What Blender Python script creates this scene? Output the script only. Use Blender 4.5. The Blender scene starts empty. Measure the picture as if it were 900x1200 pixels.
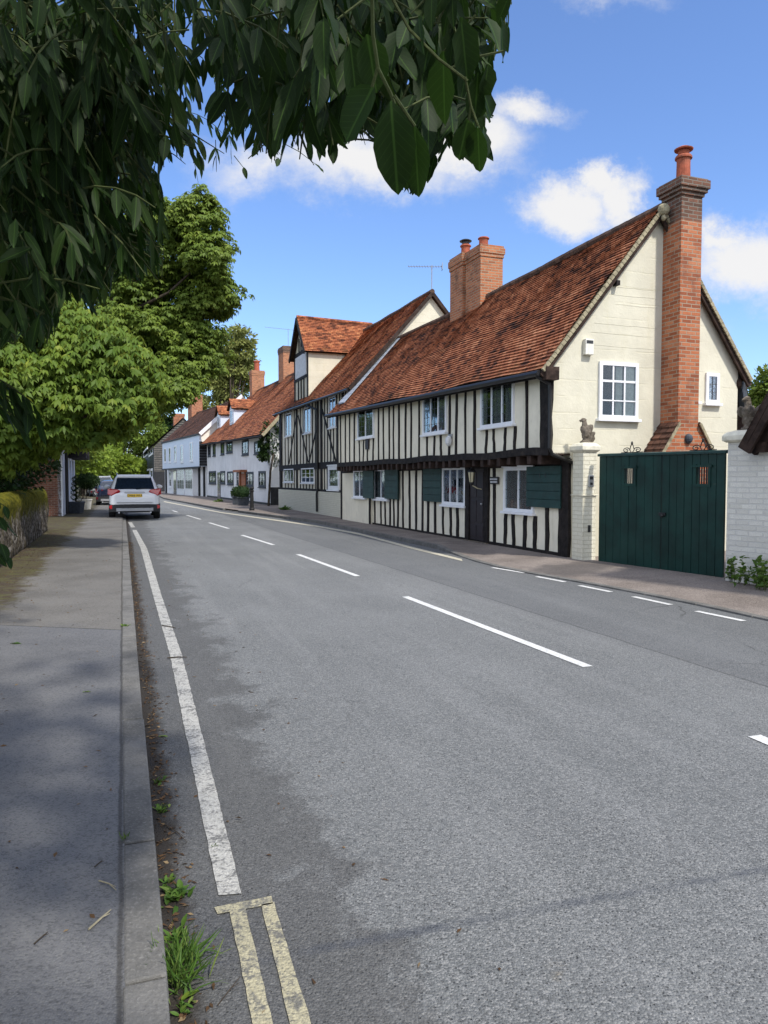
import bpy, bmesh, math, random
import numpy as np
from mathutils import Vector, Matrix, noise as mnoise
random.seed(7); RNG = np.random.default_rng(11)
SC = bpy.context.scene
COL = SC.collection
R = math.radians

# ------------------------------------------------------------------ camera, sky, sun
F_PX, EYE, PITCH = 867.0, 1.6, math.atan(38/867)
cd = bpy.data.cameras.new('camera'); cam = bpy.data.objects.new('camera', cd); COL.objects.link(cam)
cam.location = (0, 0, EYE); cam.rotation_euler = (R(90)-PITCH, 0, 0)
cd.sensor_fit = 'VERTICAL'; cd.sensor_height = 36; cd.sensor_width = 36; cd.lens = 36*F_PX/1200
cd.clip_start = 0.05; cd.clip_end = 3000
SC.camera = cam

SUN_EL, SUN_H = R(52), (0.636, -0.771)
SUN_ROT = math.atan2(SUN_H[0], SUN_H[1])
sl = bpy.data.lights.new('sun', 'SUN'); so = bpy.data.objects.new('sun', sl); COL.objects.link(so)
sl.energy = 3.0; sl.angle = R(3.0); sl.color = (1.0, 0.95, 0.87)
sdir = Vector((SUN_H[0]*math.cos(SUN_EL), SUN_H[1]*math.cos(SUN_EL), math.sin(SUN_EL)))
so.rotation_euler = sdir.to_track_quat('Z', 'Y').to_euler(); so.location = (20, -20, 40)
SC.view_settings.view_transform = 'Standard'; SC.view_settings.look = 'None'
SC.view_settings.exposure = 0.54; SC.view_settings.gamma = 1
SC.view_settings.use_curve_mapping = False

# node helper ------------------------------------------------------
class NT:
    def __init__(s, tree): s.t = tree; s.n = tree.nodes; s.l = tree.links
    def add(s, typ, ins=None, **kw):
        nd = s.n.new(typ)
        for k, v in kw.items(): setattr(nd, k, v)
        for k, v in (ins or {}).items(): s.set(nd.inputs[k], v)
        return nd
    def set(s, sock, v):
        if isinstance(v, bpy.types.NodeSocket): s.l.new(v, sock)
        elif isinstance(v, bpy.types.Node): s.l.new(v.outputs[0], sock)
        else:
            try:
                if len(sock.default_value) == 4 and len(v) == 3: v = tuple(v)+(1,)
            except TypeError: pass
            sock.default_value = v
    def m(s, op, a, b=None, c=None, clamp=False):
        ins = {0: a}
        if b is not None: ins[1] = b
        if c is not None: ins[2] = c
        return s.add('ShaderNodeMath', ins, operation=op, use_clamp=clamp).outputs[0]
    def v(s, op, a, b=None):
        ins = {0: a}
        if b is not None: ins[1] = b
        nd = s.add('ShaderNodeVectorMath', ins, operation=op)
        return nd.outputs['Value'] if op in ('DOT_PRODUCT', 'LENGTH', 'DISTANCE') else nd.outputs[0]
    def noise(s, vec, scale, detail=4, rough=0.55, dist=0.0, out='Fac'):
        return s.add('ShaderNodeTexNoise', {'Vector': vec, 'Scale': scale, 'Detail': detail, 'Roughness': rough, 'Distortion': dist}).outputs[out]
    def mix(s, f, a, b, mode='MIX'):
        nd = s.add('ShaderNodeMix', data_type='RGBA', blend_type=mode)
        s.set(nd.inputs[0], f); s.set(nd.inputs[6], a); s.set(nd.inputs[7], b)
        return nd.outputs[2]
    def ss(s, x, lo, hi, to0=0.0, to1=1.0):
        nd = s.add('ShaderNodeMapRange', {0: x, 1: lo, 2: hi, 3: to0, 4: to1}, interpolation_type='SMOOTHSTEP'); return nd.outputs[0]
    def ramp(s, f, stops):
        nd = s.add('ShaderNodeValToRGB', {0: f}); cr = nd.color_ramp
        while len(cr.elements) > 1: cr.elements.remove(cr.elements[-1])
        cr.elements[0].position = stops[0][0]; cr.elements[0].color = tuple(stops[0][1])+(1,)
        for p, c in stops[1:]:
            e = cr.elements.new(p); e.color = tuple(c)+(1,)
        return nd.outputs[0]

w = bpy.data.worlds.new('World'); SC.world = w; w.use_nodes = True
nt = NT(w.node_tree); nt.n.clear()
sky = nt.add('ShaderNodeTexSky', sky_type='NISHITA', sun_disc=False, sun_elevation=SUN_EL, sun_rotation=SUN_ROT)
sky.air_density = 1.0; sky.dust_density = 0.4; sky.ozone_density = 2.0
d = nt.add('ShaderNodeTexCoord').outputs['Generated']
sx = nt.add('ShaderNodeSeparateXYZ', {0: d})
yy = nt.m('MAXIMUM', sx.outputs[1], 0.05)
q = nt.add('ShaderNodeCombineXYZ', {0: nt.m('DIVIDE', sx.outputs[0], yy), 1: nt.m('DIVIDE', sx.outputs[2], yy), 2: 0.0}).outputs[0]
wn = nt.add('ShaderNodeTexNoise', {'Vector': q, 'Scale': 5.5, 'Detail': 12.0, 'Roughness': 0.68})
warp = nt.v('MULTIPLY', nt.v('SUBTRACT', wn.outputs['Color'], (0.5, 0.5, 0.5)), (0.17, 0.15, 0))
q2 = nt.v('ADD', q, warp)
mask = None
# clouds: centre and radii as tangents of bearing and elevation, density
for (cx, cz, rx, rz, den) in [(.185, .495, .075, .035, .9), (.10, .45, .13, .065, 1.1), (-.03, .415, .20, .06, 1.0), (-.16, .42, .12, .05, .7), (.248, .365, .085, .058, 1.35), (.292, .402, .040, .045, 1.3), (.315, .375, .045, .055, 1.2),
                              (.49, .285, .085, .065, 1.2), (.45, .315, .04, .035, .9), (.53, .24, .08, .05, .8), (.30, .645, .09, .03, .45), (.40, .20, .10, .03, .25)]:
    dd = nt.v('SUBTRACT', q2, (cx, cz, 0)); dd = nt.v('DIVIDE', dd, (rx, rz, 1))
    g = nt.m('MULTIPLY', nt.m('SUBTRACT', 1.0, nt.v('LENGTH', dd)), den)
    mask = g if mask is None else nt.m('MAXIMUM', mask, g)
fine = nt.noise(nt.v('MULTIPLY', q, (1, 1.4, 1)), 8.0, 12, .68)
mk = nt.ss(nt.m('ADD', mask, nt.m('MULTIPLY', nt.m('SUBTRACT', fine, .5), 1.1)), -.05, .85, 0, .95)
mk = nt.m('MULTIPLY', mk, nt.ss(sx.outputs[1], .05, .25))
fill_cloud = nt.ss(nt.noise(d, 2.6, 7, .6), .36, .58, 0, .92)      # bright cloud added outside this view to lift and whiten the fill light
fill_cloud = nt.m('MULTIPLY', fill_cloud, nt.m('MAXIMUM', nt.ss(sx.outputs[1], .25, -.05), nt.ss(sx.outputs[2], .62, .78)))
mk = nt.m('MAXIMUM', mk, fill_cloud)
cshade = nt.mix(nt.ss(mask, .0, .7), (.84, .86, .92), (1.0, .985, .965))
bgs = nt.add('ShaderNodeBackground', {'Color': nt.mix(1.0, sky.outputs[0], (.84, .97, 1.22), 'MULTIPLY'), 'Strength': 0.132})
bgc = nt.add('ShaderNodeBackground', {'Color': cshade, 'Strength': nt.m('ADD', .64, nt.m('MULTIPLY', fill_cloud, .85))})
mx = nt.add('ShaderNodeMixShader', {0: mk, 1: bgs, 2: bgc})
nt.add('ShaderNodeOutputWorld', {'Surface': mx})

# ------------------------------------------------------------------ measuring helpers: a photo pixel met with a real plane
_ct, _st = math.cos(PITCH), math.sin(PITCH)
def ray(x, y):
    b, c = x-450, 600-y
    return (b, F_PX*_ct+c*_st, -F_PX*_st+c*_ct)
def G(x, y, z=0.0):
    d = ray(x, y); k = (z-EYE)/d[2]
    return (d[0]*k, d[1]*k, z)
def proj(p):
    x, y, z = p[0], p[1], p[2]-EYE
    f = y*_ct-z*_st; u = y*_st+z*_ct
    return (450+F_PX*x/f, 600-F_PX*u/f) if f > .05 else (-9999, -9999)
def onray(x, y, dist):
    d = Vector(ray(x, y)).normalized()*dist
    return Vector((d.x, d.y, d.z+EYE))
class Plane:
    """vertical wall plane: a runs along it, o out of it, z up"""
    def __init__(s, P, Q):
        dx, dy = Q[0]-P[0], Q[1]-P[1]; l = math.hypot(dx, dy)
        s.P = P; s.a = (dx/l, dy/l); s.L = l
        n = (-s.a[1], s.a[0])
        if n[0]*(-P[0])+n[1]*(-P[1]) < 0: n = (-n[0], -n[1])
        s.n = n
    def shift(s, o):
        r = Plane.__new__(Plane); r.P = (s.P[0]+s.n[0]*o, s.P[1]+s.n[1]*o, 0); r.a = s.a; r.n = s.n; r.L = s.L
        return r
    def px(s, x, y):
        d = ray(x, y); k = (s.n[0]*s.P[0]+s.n[1]*s.P[1])/(s.n[0]*d[0]+s.n[1]*d[1])
        X, Y, Z = d[0]*k, d[1]*k, EYE+d[2]*k
        return ((X-s.P[0])*s.a[0]+(Y-s.P[1])*s.a[1], Z)
    def s(s, x, y=560): return s.px(x, y)[0]
    def rect(s, x0, x1, y0, y1):
        a0 = s.px(x0, (y0+y1)/2)[0]; a1 = s.px(x1, (y0+y1)/2)[0]
        z1 = s.px((x0+x1)/2, y0)[1]; z0 = s.px((x0+x1)/2, y1)[1]
        return min(a0, a1), max(a0, a1), z0, z1
    def w(s, a, o, z): return Vector((s.P[0]+s.a[0]*a+s.n[0]*o, s.P[1]+s.a[1]*a+s.n[1]*o, z))

# ------------------------------------------------------------------ materials
MATS = {}
def mat(name):
    m = bpy.data.materials.new(name); m.use_nodes = True; m.node_tree.nodes.clear(); MATS[name] = m
    t = NT(m.node_tree)
    t.tc = t.add('ShaderNodeTexCoord'); t.obj = t.tc.outputs['Object']; t.uv = t.tc.outputs['UV']
    return m, t
def fin(t, col, rough=.8, bump=None, bs=.3, bd=.01, spec=.3, metal=0.0, **kw):
    ins = {'Base Color': col, 'Roughness': rough, 'Specular IOR Level': spec, 'Metallic': metal}
    ins.update(kw)
    b = t.add('ShaderNodeBsdfPrincipled', ins)
    if bump is not None:
        bn = t.add('ShaderNodeBump', {'Strength': bs, 'Distance': bd, 'Height': bump}); t.l.new(bn.outputs[0], b.inputs['Normal'])
    t.add('ShaderNodeOutputMaterial', {'Surface': b.outputs[0]})
def simple(name, col, rough=.7, var=.15, scale=6, bs=.15, spec=.3, metal=0.0, grime=None, fscale=None):
    m, t = mat(name)
    n = t.noise(t.obj, scale, 6, .6)
    c = t.mix(t.ss(n, .3, .7), tuple(x*(1-var) for x in col), tuple(min(1, x*(1+var)) for x in col))
    if grime:
        g = t.ss(t.noise(t.obj, scale*.45, 7, .7), .50, .72, 0, .8); c = t.mix(g, c, grime)
    fin(t, c, rough, t.noise(t.obj, fscale or scale*8, 4), bs, .01, spec, metal)
    return m
def brick(name, cols, mortar, bw=.225, bh=.075, ms=.010, dirt=None, bs=.6, paint=None):
    m, t = mat(name)
    wv = t.v('ADD', t.uv, t.v('MULTIPLY', t.v('SUBTRACT', t.noise(t.obj, 3, 3, .5, out='Color'), (.5, .5, .5)), (.018, .018, 0)))
    bt = t.add('ShaderNodeTexBrick', {'Vector': wv, 'Color1': (0, 0, 0, 1), 'Color2': (1, 1, 1, 1), 'Mortar': (.5, .5, .5, 1), 'Scale': 1.0,
               'Mortar Size': ms, 'Mortar Smooth': .3, 'Bias': 0.0, 'Brick Width': bw, 'Row Height': bh}, offset=.5)
    n = t.noise(t.obj, 14, 5, .6)
    f = t.m('ADD', t.m('MULTIPLY', t.add('ShaderNodeSeparateColor', {0: bt.outputs[0]}).outputs[0], .75), t.m('MULTIPLY', n, .3))
    c = t.ramp(f, [(i/(len(cols)-1), cc) for i, cc in enumerate(cols)])
    c = t.mix(t.m('MULTIPLY', t.ss(t.noise(t.obj, 60, 3), .35, .75), .35), c, tuple(x*.55 for x in cols[1]))
    c = t.mix(bt.outputs['Fac'], c, mortar)
    if dirt: c = t.mix(t.ss(t.noise(t.obj, 1.7, 6, .65), .5, .72, 0, .75), c, dirt)
    h = t.m('ADD', t.m('SUBTRACT', 1.0, bt.outputs['Fac']), t.m('MULTIPLY', n, .5))
    fin(t, c, .85, h, bs, .008, .2)
    return m
def tile(name, stops, gauge=.1, tw=.165, moss=.25):
    m, t = mat(name)
    sp = t.add('ShaderNodeSeparateXYZ', {0: t.uv})
    row = t.m('FLOOR', t.m('DIVIDE', sp.outputs[1], gauge))
    uo = t.m('ADD', t.m('DIVIDE', sp.outputs[0], tw), t.m('MULTIPLY', t.m('MODULO', row, 2.0), .5))
    uo = t.m('ADD', uo, t.m('MULTIPLY', t.m('SINE', t.m('MULTIPLY', row, 12.9)), .13))
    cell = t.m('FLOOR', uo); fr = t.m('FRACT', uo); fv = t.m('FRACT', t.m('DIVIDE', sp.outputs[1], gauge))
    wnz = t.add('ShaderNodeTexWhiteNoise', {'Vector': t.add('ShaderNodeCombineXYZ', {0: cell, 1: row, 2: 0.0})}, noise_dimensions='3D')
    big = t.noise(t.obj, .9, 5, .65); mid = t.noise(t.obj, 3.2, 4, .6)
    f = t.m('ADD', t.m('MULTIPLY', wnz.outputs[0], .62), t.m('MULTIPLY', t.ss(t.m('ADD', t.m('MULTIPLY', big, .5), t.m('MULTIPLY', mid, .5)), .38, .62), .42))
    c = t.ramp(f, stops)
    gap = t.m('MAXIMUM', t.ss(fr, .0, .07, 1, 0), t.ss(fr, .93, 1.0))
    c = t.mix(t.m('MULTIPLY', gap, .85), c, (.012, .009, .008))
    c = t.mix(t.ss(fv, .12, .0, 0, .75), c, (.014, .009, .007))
    c = t.mix(t.m('MULTIPLY', t.ss(t.noise(t.obj, 30, 4, .7), .45, .7), .4), c, tuple(x*.4 for x in stops[1][1]))
    lo = t.m('ADD', t.ss(sp.outputs[1], .0, 1.3, .22, 0), t.m('MULTIPLY', mid, .5))
    c = t.mix(t.ss(lo, .50-moss*.25, .66, 0, .8), c, (.075, .062, .022))
    h = t.m('ADD', t.m('MULTIPLY', gap, -1.0), t.m('ADD', t.m('MULTIPLY', wnz.outputs[0], .5), t.m('MULTIPLY', t.noise(t.obj, 40, 3), .4)))
    fin(t, c, .88, h, .7, .012, .15)
    return m

M = {}
M['plaster'] = None
def plaster(name, col, streak=(.38, .36, .24), rib=0.0, sc=1.0, bsx=.35):
    m, t = mat(name)
    big = t.noise(t.obj, 1.1, 6, .65); fine = t.noise(t.obj, 26, 5, .6); mid = t.noise(t.obj, 5, 5, .6)
    c = t.mix(t.ss(big, .3, .7), tuple(x*.9 for x in col), tuple(min(1, x*1.06) for x in col))
    sv = t.v('MULTIPLY', t.obj, (2.2, 2.2, .35))
    c = t.mix(t.ss(t.noise(sv, 2.2, 6, .7), .52, .80, 0, .55*sc), c, streak)
    c = t.mix(t.ss(mid, .55, .8, 0, .3*sc), c, tuple(x*.8 for x in streak))
    h = t.m('ADD', t.m('MULTIPLY', mid, 1.0), t.m('MULTIPLY', fine, .5))
    if rib:
        sp = t.add('ShaderNodeSeparateXYZ', {0: t.obj})
        zz = t.m('ADD', sp.outputs[2], t.m('MULTIPLY', t.noise(t.obj, .8, 3), .12))
        ln = t.ss(t.m('ABSOLUTE', t.m('SUBTRACT', t.m('FRACT', t.m('DIVIDE', zz, .31)), .5)), .0, .07, 1, 0)
        ln = t.m('MULTIPLY', ln, t.ss(t.noise(t.obj, 1.6, 3), .42, .55))
        h = t.m('SUBTRACT', h, t.m('MULTIPLY', ln, rib))
        c = t.mix(t.m('MULTIPLY', ln, .22), c, streak)
    fin(t, c, .9, h, bsx, .02, .15)
    return m
M['plaster'] = plaster('cream_plaster', (.79, .74, .60), (.47, .44, .31))
M['gable_plaster'] = plaster('gable_render', (.66, .63, .505), (.56, .52, .34), rib=.35, sc=.8, bsx=.4)
M['white_render'] = plaster('white_render', (.74, .75, .76), (.50, .50, .48))
M['old_white'] = plaster('side_render', (.78, .76, .68), (.5, .48, .38))
M['wood'] = simple('black_timber', (.016, .013, .012), .75, .5, 9, .5, .2, grime=(.045, .036, .03))
M['beam'] = simple('brown_timber', (.035, .022, .017), .8, .45, 7, .5, .2, grime=(.075, .05, .04))
M['gutter'] = simple('black_gutter_metal', (.012, .012, .013), .4, .2, 5, .05, .5)
M['white'] = simple('white_window_paint', (.80, .81, .83), .45, .04, 9, .08, .4)
M['white_worn'] = simple('weathered_white_paint', (.66, .67, .68), .6, .10, 9, .15, .3, grime=(.4, .4, .38))
M['green_paint'] = simple('dark_green_paint', (.004, .030, .024), .45, .35, 2.2, .15, .3, grime=(.012, .042, .034))
M['shutter_paint'] = simple('green_shutter_paint', (.010, .040, .036), .5, .25, 5, .1, .4, grime=(.025, .06, .055))
M['lead'] = simple('lead_flashing', (.34, .37, .42), .5, .2, 4, .2, .5)
M['leadbar'] = simple('dark_lead_came', (.06, .065, .07), .5, .2, 4, .1, .5)
M['door'] = simple('dark_door_timber', (.02, .014, .016), .5, .3, 8, .2, .4)
M['board'] = simple('black_weatherboard', (.022, .023, .026), .6, .3, 5, .2, .3, grime=(.05, .05, .052))
M['grey_board'] = simple('grey_weatherboard', (.15, .14, .125), .8, .25, 4, .2, .2, grime=(.09, .085, .07))
M['bark'] = simple('tree_bark', (.06, .048, .036), .9, .35, 10, .9, .1)
M['twig'] = simple('green_twig', (.06, .075, .025), .8, .3, 12, .3, .2)
M['pot'] = simple('terracotta_pot', (.36, .10, .055), .75, .25, 8, .2, .2, grime=(.2, .09, .06))
M['cowl'] = simple('dark_cowl_metal', (.03, .032, .035), .5, .3, 8, .1, .5)
M['stone'] = simple('weathered_stone', (.17, .145, .115), .9, .4, 16, .9, .15, grime=(.06, .055, .045))
M['cap_stone'] = simple('painted_coping', (.70, .67, .55), .8, .12, 8, .4, .2, grime=(.4, .38, .3))
M['iron'] = simple('black_iron', (.015, .015, .016), .55, .3, 8, .1, .4)
M['steel'] = simple('brushed_steel', (.42, .43, .44), .35, .1, 20, .05, .5, metal=.8)
M['aerial'] = simple('aerial_aluminium', (.35, .36, .38), .4, .1, 20, .05, .5, metal=.6)
M['curtain'] = simple('pale_curtain', (.62, .60, .56), .9, .12, 14, .3, .1)
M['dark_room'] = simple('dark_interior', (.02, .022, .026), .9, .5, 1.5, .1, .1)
M['tyre'] = simple('tyre_rubber', (.018, .018, .019), .85, .2, 20, .2, .2)
M['black_plastic'] = simple('black_plastic_trim', (.02, .021, .023), .6, .15, 20, .05, .4)
M['alloy'] = simple('alloy_wheel', (.35, .36, .38), .35, .1, 20, .02, .5, metal=.8)
M['silver_trim'] = simple('silver_bumper_trim', (.45, .46, .48), .4, .05, 20, .02, .5, metal=.4)
M['plate'] = simple('yellow_plate', (.78, .50, .03), .4, .05, 20, .02, .4)
M['plate_text'] = simple('black_plate_letters', (.012, .012, .012), .5, .05, 20, .02, .3)
M['paving_dark'] = None
M['soil'] = simple('gutter_soil', (.045, .033, .024), .95, .4, 30, .9, .05)
M['planter_grey'] = simple('grey_planter', (.055, .065, .08), .7, .2, 8, .1, .3)
M['planter_white'] = simple('white_planter', (.70, .67, .58), .7, .08, 8, .1, .3)
M['orange_wood'] = simple('orange_oak', (.30, .11, .05), .6, .3, 10, .2, .3)
M['terracotta_ridge'] = simple('ridge_tile_clay', (.11, .068, .05), .88, .4, 5, .5, .15, grime=(.045, .04, .036))
M['mortar_verge'] = simple('verge_mortar', (.34, .30, .20), .9, .25, 12, .6, .1, grime=(.15, .13, .09))
M['blue_white'] = simple('pale_blue_paint', (.62, .69, .80), .5, .05, 8, .1, .3)
M['topiary'] = simple('clipped_box_leaf', (.02, .045, .015), .8, .5, 40, 1.0, .2)

def glossy(name, col, rough, metal=0.0, coat=0.0, spec=.5):
    m, t = mat(name); fin(t, col, rough, None, spec=spec, metal=metal, **{'Coat Weight': coat, 'Coat Roughness': .04}); return m
M['carwhite'] = glossy('white_car_paint', (.78, .79, .80), .3, 0, 1.0)
M['cardark'] = glossy('dark_blue_car_paint', (.012, .018, .045), .25, .2, 1.0)
M['carsilver'] = glossy('silver_car_paint', (.42, .43, .44), .3, .5, 1.0)
M['carglass'] = glossy('tinted_car_glass', (.012, .02, .035), .06, 0, 0, .8)
M['redlamp'] = glossy('red_lamp_lens', (.42, .008, .012), .15, 0, 1.0)
M['darkred'] = glossy('dark_red_lens', (.10, .004, .006), .2, 0, 1.0)
M['clearlamp'] = glossy('clear_lamp_lens', (.65, .62, .62), .15, 0, 1.0)
M['lampglass'] = glossy('lantern_glass', (.55, .50, .32), .15, 0, .5)

m, t = mat('window_glass'); M['glass'] = m
gl = t.add('ShaderNodeBsdfGlossy', {'Color': (.9, .93, 1, 1), 'Roughness': .02})
wv = t.add('ShaderNodeBump', {'Strength': .12, 'Distance': .02, 'Height': t.noise(t.obj, 3.0, 2)}); t.l.new(wv.outputs[0], gl.inputs['Normal'])
tr = t.add('ShaderNodeBsdfTransparent', {'Color': (.80, .85, .85, 1)})
fr = t.add('ShaderNodeFresnel', {'IOR': 1.45})
t.add('ShaderNodeOutputMaterial', {'Surface': t.add('ShaderNodeMixShader', {0: t.m('MULTIPLY', fr.outputs[0], .85), 1: tr.outputs[0], 2: gl.outputs[0]})})

M['brick_orange'] = brick('orange_chimney_brick', [(.20, .060, .032), (.34, .105, .048), (.46, .155, .07), (.50, .22, .12)], (.33, .26, .19), dirt=(.17, .07, .045))
M['brick_top'] = brick('sooty_chimney_brick', [(.07, .045, .035), (.15, .075, .05), (.22, .10, .065)], (.20, .18, .15), dirt=(.05, .045, .04))
M['brick_brown'] = brick('brown_chimney_brick', [(.22, .085, .045), (.42, .15, .07), (.52, .21, .10)], (.33, .28, .20), dirt=(.10, .06, .04))
M['brick_flank'] = brick('brown_garden_brick', [(.11, .045, .03), (.20, .075, .045), (.27, .11, .065)], (.26, .21, .16), dirt=(.10, .05, .035))
M['brick_white'] = brick('painted_white_brick', [(.60, .585, .52), (.68, .665, .60), (.73, .715, .64)], (.60, .59, .55), bw=.235, bh=.078, bs=.9)
M['brick_cream'] = brick('painted_cream_brick', [(.66, .63, .50), (.70, .67, .54), (.74, .71, .58)], (.56, .53, .41), bw=.235, bh=.078, bs=.8, ms=.008)

M['tile_orange'] = tile('handmade_clay_tiles', [(.0, (.030, .020, .018)), (.18, (.10, .045, .032)), (.36, (.26, .095, .050)), (.66, (.42, .16, .080)), (1.0, (.56, .27, .15))], .1, .165, .3)
M['tile_bright'] = tile('bright_clay_tiles', [(.0, (.045, .022, .018)), (.2, (.16, .06, .035)), (.45, (.34, .12, .06)), (.75, (.46, .17, .078)), (1.0, (.56, .26, .12))], .12, .18, .3)
M['tile_brown'] = tile('brown_clay_tiles', [(.0, (.03, .022, .02)), (.3, (.075, .04, .03)), (.6, (.13, .065, .045)), (1.0, (.19, .09, .06))], .14, .2, .2)
M['tile_grey'] = tile('grey_slate_tiles', [(.0, (.05, .042, .038)), (.5, (.10, .082, .07)), (1.0, (.16, .13, .11))], .16, .22, .15)

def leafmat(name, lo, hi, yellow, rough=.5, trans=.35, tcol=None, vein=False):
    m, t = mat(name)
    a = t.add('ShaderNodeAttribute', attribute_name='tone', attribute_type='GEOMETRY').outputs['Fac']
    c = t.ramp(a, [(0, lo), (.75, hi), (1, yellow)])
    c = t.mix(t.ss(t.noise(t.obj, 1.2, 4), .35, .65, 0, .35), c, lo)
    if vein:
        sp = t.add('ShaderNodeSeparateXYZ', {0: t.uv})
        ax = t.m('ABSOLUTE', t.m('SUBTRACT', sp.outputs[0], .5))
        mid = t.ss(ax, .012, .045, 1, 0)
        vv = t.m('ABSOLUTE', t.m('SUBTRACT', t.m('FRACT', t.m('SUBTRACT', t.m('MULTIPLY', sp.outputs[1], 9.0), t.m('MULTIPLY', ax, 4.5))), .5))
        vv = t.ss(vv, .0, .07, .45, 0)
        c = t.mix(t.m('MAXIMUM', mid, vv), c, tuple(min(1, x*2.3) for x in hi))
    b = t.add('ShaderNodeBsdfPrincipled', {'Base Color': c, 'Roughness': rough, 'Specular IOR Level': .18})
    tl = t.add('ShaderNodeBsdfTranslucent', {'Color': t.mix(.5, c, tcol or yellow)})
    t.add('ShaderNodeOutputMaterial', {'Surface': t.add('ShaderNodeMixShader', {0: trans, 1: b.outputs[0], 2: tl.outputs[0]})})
    M[name] = m
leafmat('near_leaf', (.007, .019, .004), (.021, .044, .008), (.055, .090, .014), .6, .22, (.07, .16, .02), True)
leafmat('chestnut_leaf', (.09, .145, .025), (.17, .235, .036), (.30, .34, .06), .5, .30)
leafmat('yellowing_leaf', (.065, .125, .018), (.17, .245, .034), (.42, .42, .06), .5, .35)
leafmat('bright_leaf', (.12, .19, .025), (.24, .33, .04), (.38, .44, .07), .55, .35)
leafmat('dark_leaf', (.018, .04, .012), (.03, .06, .016), (.05, .085, .02), .5, .2)
leafmat('olive_leaf', (.17, .20, .06), (.28, .30, .09), (.42, .40, .14), .6, .25)
leafmat('weed_leaf', (.05, .11, .02), (.10, .19, .03), (.22, .28, .07), .5, .3)
leafmat('dead_leaf', (.06, .035, .018), (.15, .085, .04), (.30, .22, .12), .8, .1)

# asphalt -----------------------------------------------------------
KX, KY, KC = .943, .333, .108       # across-street axis and the left kerb's place on it
def linedist(t, P, Q):
    dx, dy = Q[0]-P[0], Q[1]-P[1]; l = math.hypot(dx, dy); nx, ny = -dy/l, dx/l
    return t.m('SUBTRACT', t.v('DOT_PRODUCT', t.obj, (nx, ny, 0)), nx*P[0]+ny*P[1])
def aggregate(t, sc=95):
    vo = t.add('ShaderNodeTexVoronoi', {'Vector': t.obj, 'Scale': sc})
    col = t.add('ShaderNodeSeparateColor', {0: vo.outputs['Color']}).outputs[0]
    return vo.outputs['Distance'], col
m, t = mat('road_asphalt'); M['road'] = m
dist, cc = aggregate(t, 120)
across = t.m('SUBTRACT', t.v('DOT_PRODUCT', t.obj, (KX, KY, 0)), KC)
along = t.v('DOT_PRODUCT', t.obj, (-KY, KX, 0))
big = t.noise(t.obj, .45, 5, .6); midn = t.noise(t.obj, 2.6, 6, .7); str_ = t.noise(t.add('ShaderNodeCombineXYZ', {0: t.m('MULTIPLY', across, 2.4), 1: t.m('MULTIPLY', along, .16), 2: 0.0}), 1.0, 5, .6)
c = t.mix(t.ss(big, .3, .7), (.130, .136, .136), (.166, .172, .171))
c = t.mix(t.ss(str_, .45, .72, 0, .45), c, (.225, .230, .228))
c = t.mix(t.ss(cc, .50, 1.0, 0, .42), c, (.36, .355, .34))
c = t.mix(t.ss(cc, .45, .0, 0, .45), c, (.06, .06, .06))
pit = t.add('ShaderNodeTexVoronoi', {'Vector': t.obj, 'Scale': 85.0}); pc_ = t.add('ShaderNodeSeparateColor', {0: pit.outputs['Color']})
pd = t.ss(pit.outputs['Distance'], .22, .40, 1, 0)
c = t.mix(t.m('MULTIPLY', pd, t.ss(pc_.outputs[0], .80, .88, 0, .6)), c, (.045, .045, .045)); c = t.mix(t.m('MULTIPLY', pd, t.ss(pc_.outputs[1], .90, .95, 0, .5)), c, (.42, .42, .41))
pitm = t.m('MULTIPLY', pd, t.ss(pc_.outputs[0], .80, .88))
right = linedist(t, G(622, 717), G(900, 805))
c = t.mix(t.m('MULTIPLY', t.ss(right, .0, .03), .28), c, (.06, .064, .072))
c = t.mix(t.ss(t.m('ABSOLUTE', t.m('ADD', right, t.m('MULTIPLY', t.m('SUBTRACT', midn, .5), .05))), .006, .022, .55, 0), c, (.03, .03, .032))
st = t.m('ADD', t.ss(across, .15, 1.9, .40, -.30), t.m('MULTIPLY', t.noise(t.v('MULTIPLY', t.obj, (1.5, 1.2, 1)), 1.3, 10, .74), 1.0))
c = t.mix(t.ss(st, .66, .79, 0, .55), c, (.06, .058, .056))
cv = t.add('ShaderNodeTexVoronoi', {'Vector': t.v('ADD', t.obj, t.v('MULTIPLY', t.noise(t.obj, 3, 5, .6, out='Color'), (.3, .3, 0))), 'Scale': .55}, feature='DISTANCE_TO_EDGE')
crk = t.m('MULTIPLY', t.ss(cv.outputs['Distance'], .0, .007, .7, 0), t.ss(t.noise(t.obj, .35, 3), .54, .62))
c = t.mix(crk, c, (.045, .044, .043))
track = t.ss(t.m('ABSOLUTE', t.m('SUBTRACT', t.m('ABSOLUTE', t.m('SUBTRACT', across, 5.4)), .8)), .15, .5, .22, 0)
c = t.mix(t.m('MULTIPLY', track, str_), c, (.10, .10, .102))
tar = t.m('ABSOLUTE', t.m('ADD', linedist(t, G(400, 1107), G(930, 1012)), t.m('MULTIPLY', t.m('SUBTRACT', midn, .5), .035)))
c = t.mix(t.m('MULTIPLY', t.ss(tar, .004, .040, .62, 0), t.ss(t.noise(t.obj, 3, 6, .75), .32, .62)), c, (.055, .062, .078))
gut = t.m('ADD', across, t.m('MULTIPLY', t.m('SUBTRACT', t.noise(t.obj, 4.5, 7, .7), .5), .22))
c = t.mix(t.ss(gut, .05, .14, .9, 0), c, (.030, .024, .018))
pt = t.v('DISTANCE', t.obj, G(661, 1139)); c = t.mix(t.m('MULTIPLY', t.ss(pt, .02, .07, .6, 0), t.ss(midn, .4, .55)), c, (.24, .17, .07))
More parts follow.
